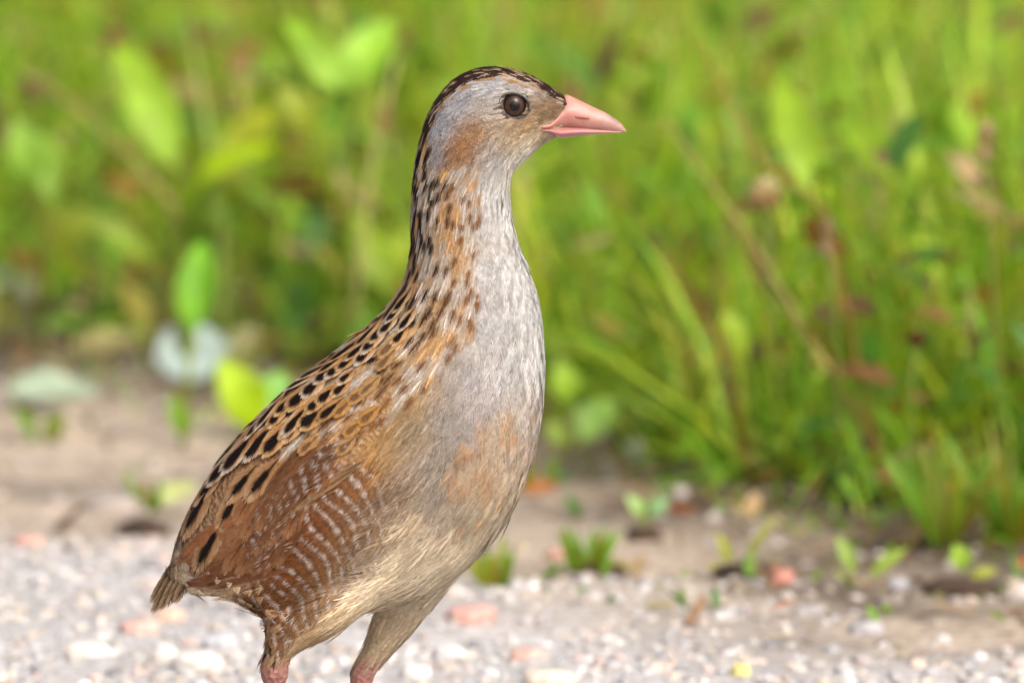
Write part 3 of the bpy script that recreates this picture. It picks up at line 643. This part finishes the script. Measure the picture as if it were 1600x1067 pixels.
def make_feather(T, p0, d, n, L, W, h0, lift, cup, colour, sag=0.0, curve=0.0):
    """T template; p0 root; d direction; lays the feather on the bird's body and returns verts, tris, colours, normals"""
    uv, tw, tr, wt, m = T; s = np.cross(n, d); s /= np.linalg.norm(s); P = np.zeros((12, 3)); NN = np.zeros((12, 3))
    for i in range(4):
        u = i / 3
        for j in range(3):
            q, nn = near_surf(p0 + d * (L * u) + s * ((j - 1) * W + curve * L * u * u))
            h = h0 + lift * L * u - (cup * W if j != 1 else 0)
            P[i * 3 + j] = q + nn * h; NN[i * 3 + j] = nn
    V = wt @ P; Nn = wt @ NN; Nn /= np.linalg.norm(Nn, axis=1)[:, None] + 1e-9
    V = V + Nn * (tw * 0.00006)[:, None]
    Nn = Nn - d * (0.25 * (uv[:, :1] - 0.2)) * 0.6 + s * (0.16 * uv[:, 1:2]); Nn /= np.linalg.norm(Nn, axis=1)[:, None] + 1e-9
    return V, tr, colour(uv[:, 0], uv[:, 1], topx(V), m), Nn
def TP(*a, **k):
    out = []
    for s in range(4):
        uv, tw, tr, m = template(*a, seed=s + 1, **k); out.append((uv, tw, tr, ctrl_weights(uv), m))
    return out
T_HEAD = TP(6, 0.30, jit=0.05, cover=1.5, st=3, k=1.8); T_BODY = TP(24, 0.38, jit=0.035, cover=1.5, k=2.7, st=5, round_=3.0); T_BREAST = TP(26, 0.42, jit=0.03, cover=1.8, k=2.3, st=4, round_=3.0, shaft=False); T_LOOSE = TP(16, 0.28, jit=0.06, cover=1.35, k=3.2, st=4)
T_VANE = TP(34, 0.22, jit=0.012, cover=2.7, round_=3.5, k=1.5, st=6, bend=1.4); T_FLANK = TP(28, 0.26, jit=0.035, cover=1.7, k=2.8, st=7, shaft=False)
def mixc(a, b, f): f = np.asarray(f)[:, None]; return a * (1 - f) + b * f
DARK = lin((40, 27, 20)) * 0.8
def pat(base, edge, e_amt=0.6, spot=None, bars=None, tipc=None, jitter=0.12, g=rng, post=None):
    """colours over a feather: base, paler edge, optional dark spot (uc, ul, vw, colour, soft), bars [(u, width, colour, amount)]"""
    def f(u, v, px=None, m=9):
        c = np.repeat(base[None], len(u), 0); av = np.abs(v)
        em = np.maximum(smooth(0.35, 1.15, av), smooth(0.60, 1.05, u)) * e_amt; c = mixc(c, edge, em)
        if spot is not None:
            uc, ul, vw, sc, soft = spot; rr = np.sqrt(((u - uc) / ul) ** 2 + (v / vw) ** 2); c = mixc(c, sc, 1 - smooth(1 - soft, 1 + soft * 0.5, rr))
        if bars is not None:
            for bu, bw, bcol, am in bars: c = mixc(c, bcol, am * np.exp(-((u - 0.12 * av - bu) / bw) ** 2))
        if post is not None: c = post(c, u, v, px)
        return c * (1 + jitter * np.repeat(g.normal(size=(len(u) // m, 1)), m, 0))
    return f
# sampling places over the whole body
tri = BV[BT].astype(float); cr_ = np.cross(tri[:, 1] - tri[:, 0], tri[:, 2] - tri[:, 0]); area = np.linalg.norm(cr_, axis=1); fn = cr_ / (area[:, None] + 1e-12)
NC = 90000; fi = rng.choice(len(area), NC, p=area / area.sum()); r1, r2 = rng.random(NC), rng.random(NC); sw = r1 + r2 > 1; r1[sw] = 1 - r1[sw]; r2[sw] = 1 - r2[sw]
CP = tri[fi, 0] + (tri[fi, 1] - tri[fi, 0]) * r1[:, None] + (tri[fi, 2] - tri[fi, 0]) * r2[:, None]; CN = fn[fi]; PX = topx(CP)
HC = np.array((790, 185.0))
def spacing(p, y):
    x, yy = p
    hd = math.hypot(x - 780, yy - 190)
    if yy < 255 and hd < 150: r = 4.6 if hd < 100 else 5.6
    elif yy < 690 and 225 < yy and x < 745 and dorsal(p) < 95: r = 10.0 if yy < 330 else 12.5
    elif yy < 330: r = 7.0
    elif yy < 500: r = 9.5 if x > 690 else 9.0
    elif in_poly(p, FLANK): r = 14
    elif yy > 970: r = 7.5
    else: r = 13.5
    if y > 0.004: r *= 1.9
    return r
cell = 20 * K; grid = {}; keep = []
DD = dfield(PX); CB = cmap(PX)
for i in range(NC):
    p = PX[i]
    if p[1] > (1016 if p[0] < 510 else 1042) or in_poly(p, BILL_FLESH): continue
    if p[1] < 230 and math.hypot((p[0] - EYE[0]) / (1.16 if p[0] > EYE[0] else 1.0), p[1] - EYE[1]) < 20.0: continue
    if CP[i, 1] < 0 and p[0] < 440 and 650 < p[1] < 895 and dorsal(p) > 12 and in_poly(p, WINGP): continue
    r = spacing(p, CP[i, 1]) * K; kx = tuple((CP[i] // cell).astype(int)); ok = True
    for a in (-1, 0, 1):
        for b in (-1, 0, 1):
            for c in (-1, 0, 1):
                for q, rq in grid.get((kx[0] + a, kx[1] + b, kx[2] + c), ()):
                    if ((q - CP[i]) ** 2).sum() < (r * 0.5 + rq * 0.5) ** 2: ok = False; break
                if not ok: break
            if not ok: break
        if not ok: break
    if ok: grid.setdefault(kx, []).append((CP[i], r)); keep.append(i)
print('feathers', len(keep))
def flank_bars(vis, off):
    """white bars edged with dark brown, running across the flank"""
    def f(c, u, v, px):
        x, y = px[:, 0], px[:, 1]; q = 0.86 * x - 0.51 * y + off + 6 * np.sin(x * 0.045 + y * 0.03) + 2.5 * np.sin(y * 0.09 - x * 0.02)
        per = np.where(x < 450, 17.0, 22.0); ph = (q / per) % 1.0
        wh = np.exp(-((ph - 0.5) / 0.066) ** 4) * (0.62 + 0.75 * np.sin(x * 0.21 + y * 0.27) * np.sin(y * 0.13 - x * 0.11)).clip(0, 1) ** 0.5; dk = np.exp(-((ph - 0.72) / 0.09) ** 2) + np.exp(-((ph - 0.28) / 0.09) ** 2)
        vz = vis * (1 - 0.65 * smooth(520, 670, x + 0.3 * (y - 850))); wc = WHITE * 1.15 * vz[:, None] + lin((186, 150, 110)) * 0.8 * (1 - vz[:, None])
        c = mixc(c, c * 0.28, 0.85 * dk); am = wh * (0.35 + 0.65 * vz); return c * (1 - am[:, None]) + wc * am[:, None]
    return f
FV, FT, FC, FN = [], [], [], []; nf = 0
WHITE = lin((226, 216, 206)) * 0.85; BUFF = lin((190, 150, 104)) * 0.8; GREYB = lin((186, 174, 160)) * 0.8
for i in keep:
    p = PX[i]; x, y = p; n = CN[i]; d = np.array([DD[i, 0], 0, -DD[i, 1]]); d = d - n * d.dot(n); ln = np.linalg.norm(d)
    if ln < 0.15: continue
    d /= ln; s = np.cross(n, d); a = rng.normal() * 0.045; d = d * math.cos(a) + s * math.sin(a)
    base = CB[i] * (1 + 0.07 * rng.normal()); base = base * (1 + 0.012 * rng.normal(size=3)); dd = dorsal(p); hd = math.hypot(x - 780, y - 190)
    T = T_BODY[rng.integers(4)]; h0, lift, cup = 0.0002, 0.07, 0.05; edge = base * 1.12; spot = bars = post = None; e_amt = 0.5
    if y < 255 and hd < 150:                                   # head
        T = T_HEAD[rng.integers(4)]; L, W = (13 + 3 * rng.random()) * K, 3.6 * K; h0, lift = 0.0001, 0.09
        if hd > 100: L *= 1.25; W *= 1.2
        base = base * (1 + 0.17 * rng.normal()); edge = base * 1.45
        cw = 10 if x > 830 else (14.5 if x > 710 else 10.5)
        if y < 225 and dd < cw:
            q = rng.random(); base = DARK * (1.2 + 1.0 * rng.random()); edge = base * 1.2
            if q < 0.42: edge = lin((206, 176, 144)) * 0.8; e_amt = 1.3; base = edge * 0.7; W *= 0.6; L *= 0.8
        elif y < 215 and dd < cw + 5 and x < 850: 
            if rng.random() < 0.6: base = lin((150, 115, 80)) * 0.8; edge = lin((200, 165, 120)) * 0.8
        elif x > 820 and y < 200: edge = base * 0.6; 
    elif y < 330: L, W = (22 + 5 * rng.random()) * K, 7 * K; T = T_LOOSE[rng.integers(4)]
    elif y < 500: L, W = (34 + 6 * rng.random()) * K, 13 * K
    elif in_poly(p, FLANK): L, W = (64 + 14 * rng.random()) * K, 15 * K; T = T_FLANK[rng.integers(4)]; lift = 0.035
    elif y > 970 or (x > 560 and y > 935): L, W = 34 * K, 7 * K; T = T_LOOSE[rng.integers(4)]; lift = 0.05
    elif y > 700: L, W = (52 + 10 * rng.random()) * K, 14 * K; T = T_LOOSE[rng.integers(4)]; lift = 0.04
    else: L, W = (46 + 8 * rng.random()) * K, 17 * K; lift = 0.04
    if x > 690 and y > 255: lift = 0.045 if x < 800 else 0.03; h0 = 0.00010; cup = 0.0
    nape = y >= 215 and dd < 120 and x < 750 and y < 690
    if nape:
        lim = 26 if y < 255 else (60 if y < 420 else 70); st = 1 - smooth(lim * 0.55, lim * 1.5, dd)
        if y > 255 or dd < 20:
            lift = 0.07; T = T_BODY[rng.integers(4)]; L = (28 + 8 * rng.random()) * K * (1.0 if y < 420 else 1.25); W = (8.5 if y < 420 else 11) * K
            base = base * 0.6 + (BUFF if rng.random() < 0.5 else GREYB) * 0.4; edge = (GREYB if rng.random() < 0.6 else BUFF) * (0.9 + 0.4 * rng.random()); e_amt = 0.9
            sc = DARK * 0.8 * st + lin((132, 84, 42)) * 0.65 * (1 - st); row = abs(((dd + 2.0 * math.sin(x * .11 + y * .07)) / (12.5 if y < 420 else 15.5)) % 1 - 0.5)
            if row < 0.27 and rng.random() < 0.86: spot = (0.68, 0.34 + 0.12 * st, 0.60 + 0.15 * st, sc, 0.22)
            elif row > 0.27: edge = edge * 1.12; base = edge * 0.8
    elif in_poly(p, FLANK):
        cw_ = 1 - float(smooth(510, 680, x + 0.25 * (y - 830))); base = base * (1 - 0.75 * cw_) + lin((122, 70, 33)) * (0.62 + 0.3 * rng.random()) * 0.75 * cw_; edge = base * 1.12
        vis = 1.0
        post = flank_bars(vis, rng.normal() * 0.8)
    elif 690 < x and 300 < y < 800:
        base = base * (1 + 0.045 * rng.normal()); edge = base * 1.10; e_amt = 0.6; T = T_BREAST[rng.integers(4)]
        pr = 1 - math.hypot((x - 768 + 0.25 * (y - 690)) / 68, (y - 690) / 108)
        if pr > 0 and rng.random() < 0.08 + 0.42 * pr: base = base * 0.45 + lin((198, 146, 94)) * 0.8 * 0.55 * (0.85 + 0.3 * rng.random()); edge = base * 1.1
        if rng.random() < 0.5: spot = (0.84, 0.15, 0.75, base * 0.58, 0.5)   # faint grey scaling on the breast
    if x < 560 and y < 860 and dd < 26: L *= 0.6
    if rng.random() < (0.07 if y > 800 else 0.03) and y > 260: lift += 0.05 + 0.12 * rng.random()
    V, tr, c, nn = make_feather(T, CP[i], d, n, L, W, h0, lift, cup, pat(base, edge, e_amt, spot, bars, post=post, jitter=0.16 if y > 480 and x < 720 else 0.08))
    FV.append(V); FT.append(tr + nf); FC.append(c); FN.append(nn); nf += len(V)
link('plumage', fast_mesh('plumage', np.concatenate(FV), np.concatenate(FT), np.concatenate(FC), np.concatenate(FN)), M_FEATHER, bird, kind='stuff')

# --- wing: every feather its own piece
def surf_at(px, py):
    h = BVH.ray_cast(Vector(B(px, py, -400)), Vector((0, 1, 0)))
    if h[0] is None:
        q, n, _, _ = BVH.find_nearest(Vector(B(px, py, -60))); return np.array(q), np.array(n)
    return np.array(h[0]), np.array(h[1])
LOW = cr(np.array([(264, 884), (300, 899), (350, 907), (400, 905), (440, 893), (470, 862), (505, 806), (560, 728), (620, 640)], float), 4)
UPP = cr(np.array([(266, 872), (280, 836), (304, 786), (344, 727), (394, 671), (452, 617), (520, 570), (580, 545), (630, 525)], float), 4)
wv, wc = [], []
for i in range(len(LOW)):
    for j in range(9):
        q = LOW[i] + (UPP[i] - LOW[i]) * j / 8; p3, n3 = surf_at(*q); wv.append(p3 + n3 * (0.0004 if 0 < i < len(LOW) - 1 and 0 < j < 8 else 0.0001)); wc.append(cmap(q)[0] * 0.9)
wing = link('wing', fast_mesh('wing', wv, None, wc, quads=grid_quads(len(LOW), 9)), M_SKIN, bird)
def wing_feather(parent, tip, rt, hw, base, edge, h0, lift, spot=None, e_amt=0.8, curve=0.0, T=None, shaft=None, bars=None, tmpl=None, jitter=0.08, post=None):
    p0, n0 = surf_at(*rt); p1, n1 = surf_at(*tip); d = p1 - p0; L = np.linalg.norm(d); d /= L
    V, tr, c, nn = make_feather((tmpl or T_VANE)[rng.integers(4)], p0, d, n0, L, hw * K, h0 * 0.0004 + (0.0006 if tip[1] > 740 and tip[0] < 500 else 0.0002), lift, 0.05, pat(base, edge, e_amt, spot, bars, jitter=jitter, post=post), curve=curve)
    return link('feather', fast_mesh('feather', V, tr, c, nn), M_FEATHER, parent)
def sR(*c): return lin(c) * 0.8
RUF = sR(110, 72, 45); RUF2 = sR(136, 95, 65)
# primaries and secondaries along the lower edge, then rufous coverts
for tip, rt, hw, cu, h0, b, e in [((300, 902), (452, 880), 9, 0.10, 0.5, sR(130, 84, 56), sR(206, 170, 140)), ((276, 893), (450, 868), 11, 0.12, 0.9, sR(128, 80, 52), sR(160, 112, 78)), ((266, 884), (430, 850), 13, 0.10, 1.3, RUF, sR(156, 104, 72)),
                              ((269, 878), (410, 830), 13, 0.06, 1.6, RUF2, sR(140, 88, 56)), ((275, 871), (400, 806), 12, 0.05, 1.9, RUF2, sR(144, 92, 60)), ((283, 862), (390, 790), 11, 0.04, 2.2, sR(134, 86, 56), sR(140, 96, 66))]:
    wing_feather(wing, tip, rt, hw, b, e, h0, 0.0, curve=cu, e_amt=0.7)
for tip, rt, hw in [((372, 893), (432, 792), 15), ((392, 892), (446, 790), 15), ((412, 888), (462, 786), 15), ((350, 890), (416, 790), 14), ((432, 878), (476, 776), 14), ((398, 860), (446, 758), 16), ((380, 838), (436, 740), 16), ((420, 845), (470, 748), 15), ((368, 815), (420, 730), 15), ((445, 832), (492, 742), 14), ((402, 820), (462, 720), 16)]:
    wing_feather(wing, tip, rt, hw, RUF * (0.7 + 0.5 * rng.random()), sR(156, 114, 80), 1.0, 0.035, e_amt=0.75, spot=(0.3, 0.6, 0.10, RUF * 0.45, 0.6))
# coverts with small white bars
for tip, rt in [((408, 800), (455, 735)), ((425, 785), (470, 722)), ((400, 822), (450, 760)), ((416, 812), (462, 752)), ((436, 770), (482, 712)), ((450, 756), (500, 700)), ((430, 800), (480, 742)), ((446, 784), (500, 728)), ((465, 760), (520, 706)), ((420, 835), (474, 782)), ((404, 842), (456, 790)), ((396, 812), (440, 752)), ((458, 740), (508, 694)), ((474, 742), (530, 694)), ((412, 776), (452, 716)), ((384, 846), (430, 800)), ((388, 862), (436, 812)), ((400, 876), (448, 824)), ((392, 838), (440, 780)), ((414, 884), (462, 830)), ((484, 728), (540, 684)), ((440, 742), (484, 700))]:
    wing_feather(wing, tip, rt, 10, RUF * (0.75 + 0.4 * rng.random()), RUF2, 1.8, 0.03, post=flank_bars(1.0, rng.normal() * 3.0) if rng.random() < 0.62 else None, tmpl=T_FLANK)
# grey brown leading feathers over the flank
for tip, rt, hw in [((462, 786), (536, 730), 6), ((478, 772), (560, 716), 6), ((500, 752), (566, 708), 6), ((448, 802), (505, 752), 5)]:
    wing_feather(wing, tip, rt, hw, sR(126, 96, 68) * (0.85 + 0.3 * rng.random()), sR(160, 126, 92), 1.6, 0.01, e_amt=0.9, spot=(0.4, 0.5, 0.12, sR(60, 44, 34), 0.5))
# scapulars and tertials: dark centre, warm then greyish edge.  (centre x, y, spot length, spot width, direction, kind)
SP = [(446,634,24,13),(433,652,20,12),(455,668,24,14),(428,688,33,15),(401,696,40,15),(415,649,34,8),(395,664,26,8),(369,694,36,10),(348,711,34,9),(371,716,46,15),(348,738,44,14),(325,757,36,12),(379,753,34,11),(410,745,40,12),
      (312,800,60,16),(360,794,28,12),(331,848,62,12),(467,622,30,17),(487,605,22,16),(506,586,22,13),(522,578,16,11),(540,566,18,10),(556,549,24,9),(568,554,20,11),(582,534,30,12),(592,520,24,12),(605,509,20,11),(615,487,26,10),
      (566,519,32,8),(531,547,42,9),(507,564,26,8),(480,579,30,8),(460,594,30,8),(435,618,30,8),(607,539,26,8),(623,523,14,9),(539,586,10,8),(531,603,14,9),(508,615,16,11),(492,628,18,10),(513,637,22,9),(483,650,22,15),(460,658,32,10),
      (575,598,18,5),(556,612,13,8),(534,632,14,6),(573,642,16,8),(549,661,13,7),(538,688,14,8),(480,690,14,6),(625,470,24,9),(634,500,20,8),(600,560,16,7)]
SP.sort(key=lambda q: -(q[1] - q[0]))        # rearmost first, so that forward feathers lie on top
for (cx, cy, sl_, swd) in SP:
    v = dfield((cx, cy))[0]; dd = dorsal(np.array((cx, cy)))
    if dd < 14: cx, cy = cx + (14 - dd) * 0.55, cy + (14 - dd) * 0.65
    if cy > 780: v = np.array((-0.47, 0.88))
    elif cx < 480 and cy > 640: v = np.array((-0.62, 0.78))
    big = cx < 470; low = cy > 740; ext = (20 if low else 10) if big else 8; back = (sl_ * 0.5 + 14) if not low else 26
    tip = np.array((cx, cy)) + v * (sl_ / 2 + ext); rt = np.array((cx, cy)) - v * (sl_ / 2 + back); Lp = sl_ + ext + back
    hw = max(swd * 1.3, 11.0) if not low else swd * 1.55; front = smooth(480, 560, cx)
    mc = cmap((cx, cy))[0]; base = mc * 1.05 * np.array((1.08, 0.98, 0.84)) * (0.9 + 0.2 * rng.random())
    edge = sR(206, 192, 172) if rng.random() < 0.55 else sR(196, 164, 120)
    if low: base = sR(150, 110, 72); edge = sR(172, 146, 116)
    soft = not big and swd < 8.5 and dd > 40
    if soft or (cx > 470 and dd > 60): base = mc * 1.0; edge = mc * (1.25 if rng.random() < 0.4 else 1.0)
    sc = DARK * 0.35 if (swd > 8 or dd < 40) else DARK * 0.5 + mc * 0.35
    uc, ue = (sl_ / 2 + back) / Lp, (sl_ + back) / Lp
    def teardrop(c, u, v_, px, uc=uc, ue=ue, ww=swd / 2 / hw * (1.35 if not low else 1.15), sc=sc, st_=max(0.0, (back * 0.55) / Lp)):
        wid = ww * np.clip((u - st_ + 0.12) / max(uc - st_ + 0.12, 1e-3), 0.15, 1) ** 0.8 * np.sqrt(np.clip(1 - ((u - uc) / (ue - uc)).clip(0, 1.2) ** 2.4, 0, 1)) * (u > st_ - 0.1)
        return mixc(c, sc, 1 - smooth(wid * 0.85 + 1e-4, wid * 1.15 + 0.03, np.abs(v_)))
    wing_feather(wing, tip, rt, hw, base, edge, 2.0 if not low else 1.6, 0.055 if not low else 0.02, e_amt=0.95 if not low else 0.8, tmpl=T_VANE, post=teardrop)
# dark folded edge feather at the rear rim
wing_feather(wing, (264, 872), (326, 752), 9, sR(86, 68, 50), sR(150, 126, 98), 1.6, 0.0, spot=(0.5, 0.42, 0.5, DARK * 1.2, 0.4))
# --- tail
tail = link('tail', fast_mesh('tail', *[(lambda t: (t[0], t[1]))(tube([B(300, 880), B(280, 895), B(268, 905)], np.array([18, 14, 6]) * K, 10))][0], np.repeat(sR(150, 124, 92)[None], 32, 0), quads=tube([B(300, 880), B(280, 895), B(268, 905)], np.array([18, 14, 6]) * K, 10)[2]), M_SKIN, bird)
def free_feather(parent, rt, tip, hw, base, edge, dep0, dep1, spot=None, normal=(0.35, -1, 0.2), tmpl=None, e_amt=0.7):
    a, b = B(rt[0], rt[1], dep0), B(tip[0], tip[1], dep1); d = b - a; L = np.linalg.norm(d); d /= L; n = np.array(normal, float); n -= d * n.dot(d); n /= np.linalg.norm(n); s = np.cross(n, d)
    uv, tw, tr, wt, m = (tmpl or T_VANE)[rng.integers(4)]; V = a + d * (L * uv[:, :1]) + s * (hw * K * uv[:, 1:2]) - n * (0.25 * hw * K * uv[:, 1:2] ** 2) + n * (tw * 0.0001)[:, None]
    return link('feather', fast_mesh('feather', V, tr, pat(base, edge, e_amt, spot)(uv[:, 0], uv[:, 1], None, m), np.repeat(n[None], len(V), 0)), M_FEATHER, parent)
for k2, (rt, tip, hw, dep) in enumerate([((286, 866), (231, 948), 9, 12), ((290, 870), (234, 964), 10, 2), ((296, 876), (246, 958), 10, -8), ((302, 882), (258, 950), 10, -15), ((306, 886), (270, 944), 10, -20)]):
    free_feather(tail, rt, tip, hw, sR(98, 78, 58) * (0.9 + 0.2 * rng.random()), sR(166, 142, 114), dep, dep - 4, spot=(0.45, 0.55, 0.22, sR(64, 48, 36), 0.5))
for rt, tip, hw, c in [((326, 900), (276, 926), 9, (226, 208, 180)), ((330, 906), (284, 934), 9, (226, 206, 174)), ((320, 896), (268, 918), 9, (240, 228, 210)), ((334, 914), (296, 940), 8, (164, 124, 84))]:
    wing_feather(tail, tip, rt, hw, sR(*c) * 0.85, sR(*c) * 0.95, -0.8, 0.015, tmpl=T_LOOSE)

# --- bill
def bill_part(name, rows, cold, colt, parent, expo):
    """rows: x, top y, bottom y, half width"""
    P = cr(np.array(rows, float), 5); n = 24; V, C = [], []
    for x, t, b, w_ in P:
        f = float(smooth(870, 975, x)); c = lin(cold) * (1 - f) + lin(colt) * f
        for k in range(n):
            th = 2 * math.pi * k / n; cs, sn = math.cos(th), math.sin(th)
            V.append(B(x, (t + b) / 2 - (b - t) / 2 * math.copysign(abs(cs) ** expo, cs), -w_ * math.copysign(abs(sn) ** 1.0, sn) * (1 - (0.35 + 0.45 * (1 - float(smooth(880, 906, x)))) * max(0, cs) if expo < 1.01 else 1 - 0.3 * max(0, -cs))))
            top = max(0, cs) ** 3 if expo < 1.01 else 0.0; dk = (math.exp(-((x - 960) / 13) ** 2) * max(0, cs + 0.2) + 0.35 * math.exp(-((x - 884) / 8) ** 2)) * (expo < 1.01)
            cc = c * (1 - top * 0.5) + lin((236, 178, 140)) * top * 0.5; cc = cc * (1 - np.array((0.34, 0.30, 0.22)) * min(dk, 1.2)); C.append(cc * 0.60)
    q = grid_quads(len(P), n, True); a = len(V); V.append(np.mean(V[-n:], 0)); C.append(C[-1]); o = (len(P) - 1) * n
    return link(name, fast_mesh(name, V, [(a, o + k, o + (k + 1) % n) for k in range(n)], C, quads=q), M_BILL, parent)
ub = bill_part('upper_mandible', [(836, 192, 200, 32), (848, 189, 201, 35.5), (860, 184, 201, 31.5), (870, 168, 200.5, 25), (878, 152, 200.5, 20.5), (886, 147.5, 200.5, 18.6), (900, 153.5, 201, 16.6), (925, 165.5, 202.5, 12.4), (945, 175, 204, 9.2), (960, 184, 205.3, 6.6), (971, 193, 206.2, 4.2), (978, 203.5, 206.2, 1.0)], (218, 148, 134), (206, 158, 146), bird, 1.0)
lb = bill_part('lower_mandible', [(836, 197, 203, 31), (848, 197, 205, 34), (860, 197, 208, 30), (875, 197, 215, 23.5), (890, 197, 213.8, 18.5), (905, 198, 212, 15.5), (925, 200, 210, 11.6), (945, 202, 208.6, 8.8), (960, 203.5, 207.6, 6), (970, 204.5, 207, 3.6)], (212, 138, 134), (222, 166, 156), bird, 1.02)
def slit(name, cx, cy, ln, ht, ang, srgb, parent, target_w):
    V = []; T = []; n = 16; ca_, sa_ = math.cos(ang), math.sin(ang)
    for ring, (f, dz) in enumerate(((1.0, -0.5), (0.8, 0.7), (0.45, 0.8), (0.05, 0.8))):
        for k in range(n):
            th = 6.28318 * k / n; x = math.cos(th) * ln / 2 * f; y = math.sin(th) * ht / 2 * f; V.append(B(cx + x * ca_ - y * sa_, cy + x * sa_ + y * ca_, -(target_w(cx + x * ca_) + dz)))
    me = fast_mesh(name, V, [], np.repeat((lin(srgb) * 0.8)[None], len(V), 0), quads=grid_quads(4, n, True)); return link(name, me, M_BILL, parent)
slit('nostril', 910, 182.5, 26, 4.6, 0.14, (150, 72, 54), ub, lambda x: float(np.interp(x, [895, 925], [17.6, 12.0])))

# --- eyes
def eye(side):
    q, n = near_surf(B(EYE[0], EYE[1], -60 * side)); c = q + np.array([0, 0.0026 * side, 0]); c[0], c[2] = B(*EYE)[0], B(*EYE)[2]; r = 22.2 * K
    def band(name, a0, a1, srgb, parent, rr, m=8):
        V = []; nn = 32
        ax = np.array([0.10, -side, 0.02]); ax /= np.linalg.norm(ax); e1 = np.cross(ax, (0, 0, 1)); e1 /= np.linalg.norm(e1); e2 = np.cross(ax, e1)
        for i in range(m):
            a = a0 + (a1 - a0) * i / (m - 1)
            for k in range(nn):
                th = 6.28318 * k / nn; V.append(c + rr * (math.cos(a) * ax + math.sin(a) * (math.cos(th) * e1 + math.sin(th) * e2)))
        return link(name, fast_mesh(name, V, None, np.repeat((lin(srgb) * 0.8)[None], len(V), 0), quads=[tuple(reversed(f)) for f in grid_quads(m, nn, True)]), M_EYE, parent)
    e = band('eye', 0.0, 2.6, (26, 19, 15), bird, r * 0.985, 16)
    band('iris', 0.36, 0.72, (66, 42, 27), e, r); band('pupil', 0.001, 0.38, (8, 7, 7), e, r * 1.002)
    # eyelid: almond ring of bare skin
    V = []; C = []; nn, m = 40, 8
    for k in range(nn):
        th = 6.28318 * k / nn; ex = 1.16 if math.cos(th) > 0 else 1.04; rx, ry = 22 * ex, 19.5; x = EYE[0] + rx * math.cos(th); y = EYE[1] - ry * math.sin(th) + 0.18 * (x - EYE[0]) * 0.6
        q2, _ = near_surf(B(x, y, -60 * side)); yy = (q2[1] / K) * 0.5 + (c[1] - side * 0.0022) / K * 0.5
        for j in range(m):
            ph = 6.28318 * j / m; rr = 1.7 * math.cos(ph); V.append(B(x + rr * math.cos(th), y - rr * math.sin(th), yy - side * 2.6 * math.sin(ph))); C.append(lin((84, 74, 66)) * (0.6 + 0.4 * rng.random()))
    q = [(a, b, b2, a2) for k in range(nn) for j in range(m) for a, b, b2, a2 in [(k * m + j, k * m + (j + 1) % m, ((k + 1) % nn) * m + (j + 1) % m, ((k + 1) % nn) * m + j)]]
    link('eyelid', fast_mesh('eyelid', V, None, C, quads=q), M_SKIN, e)
eye(1); eye(-1)
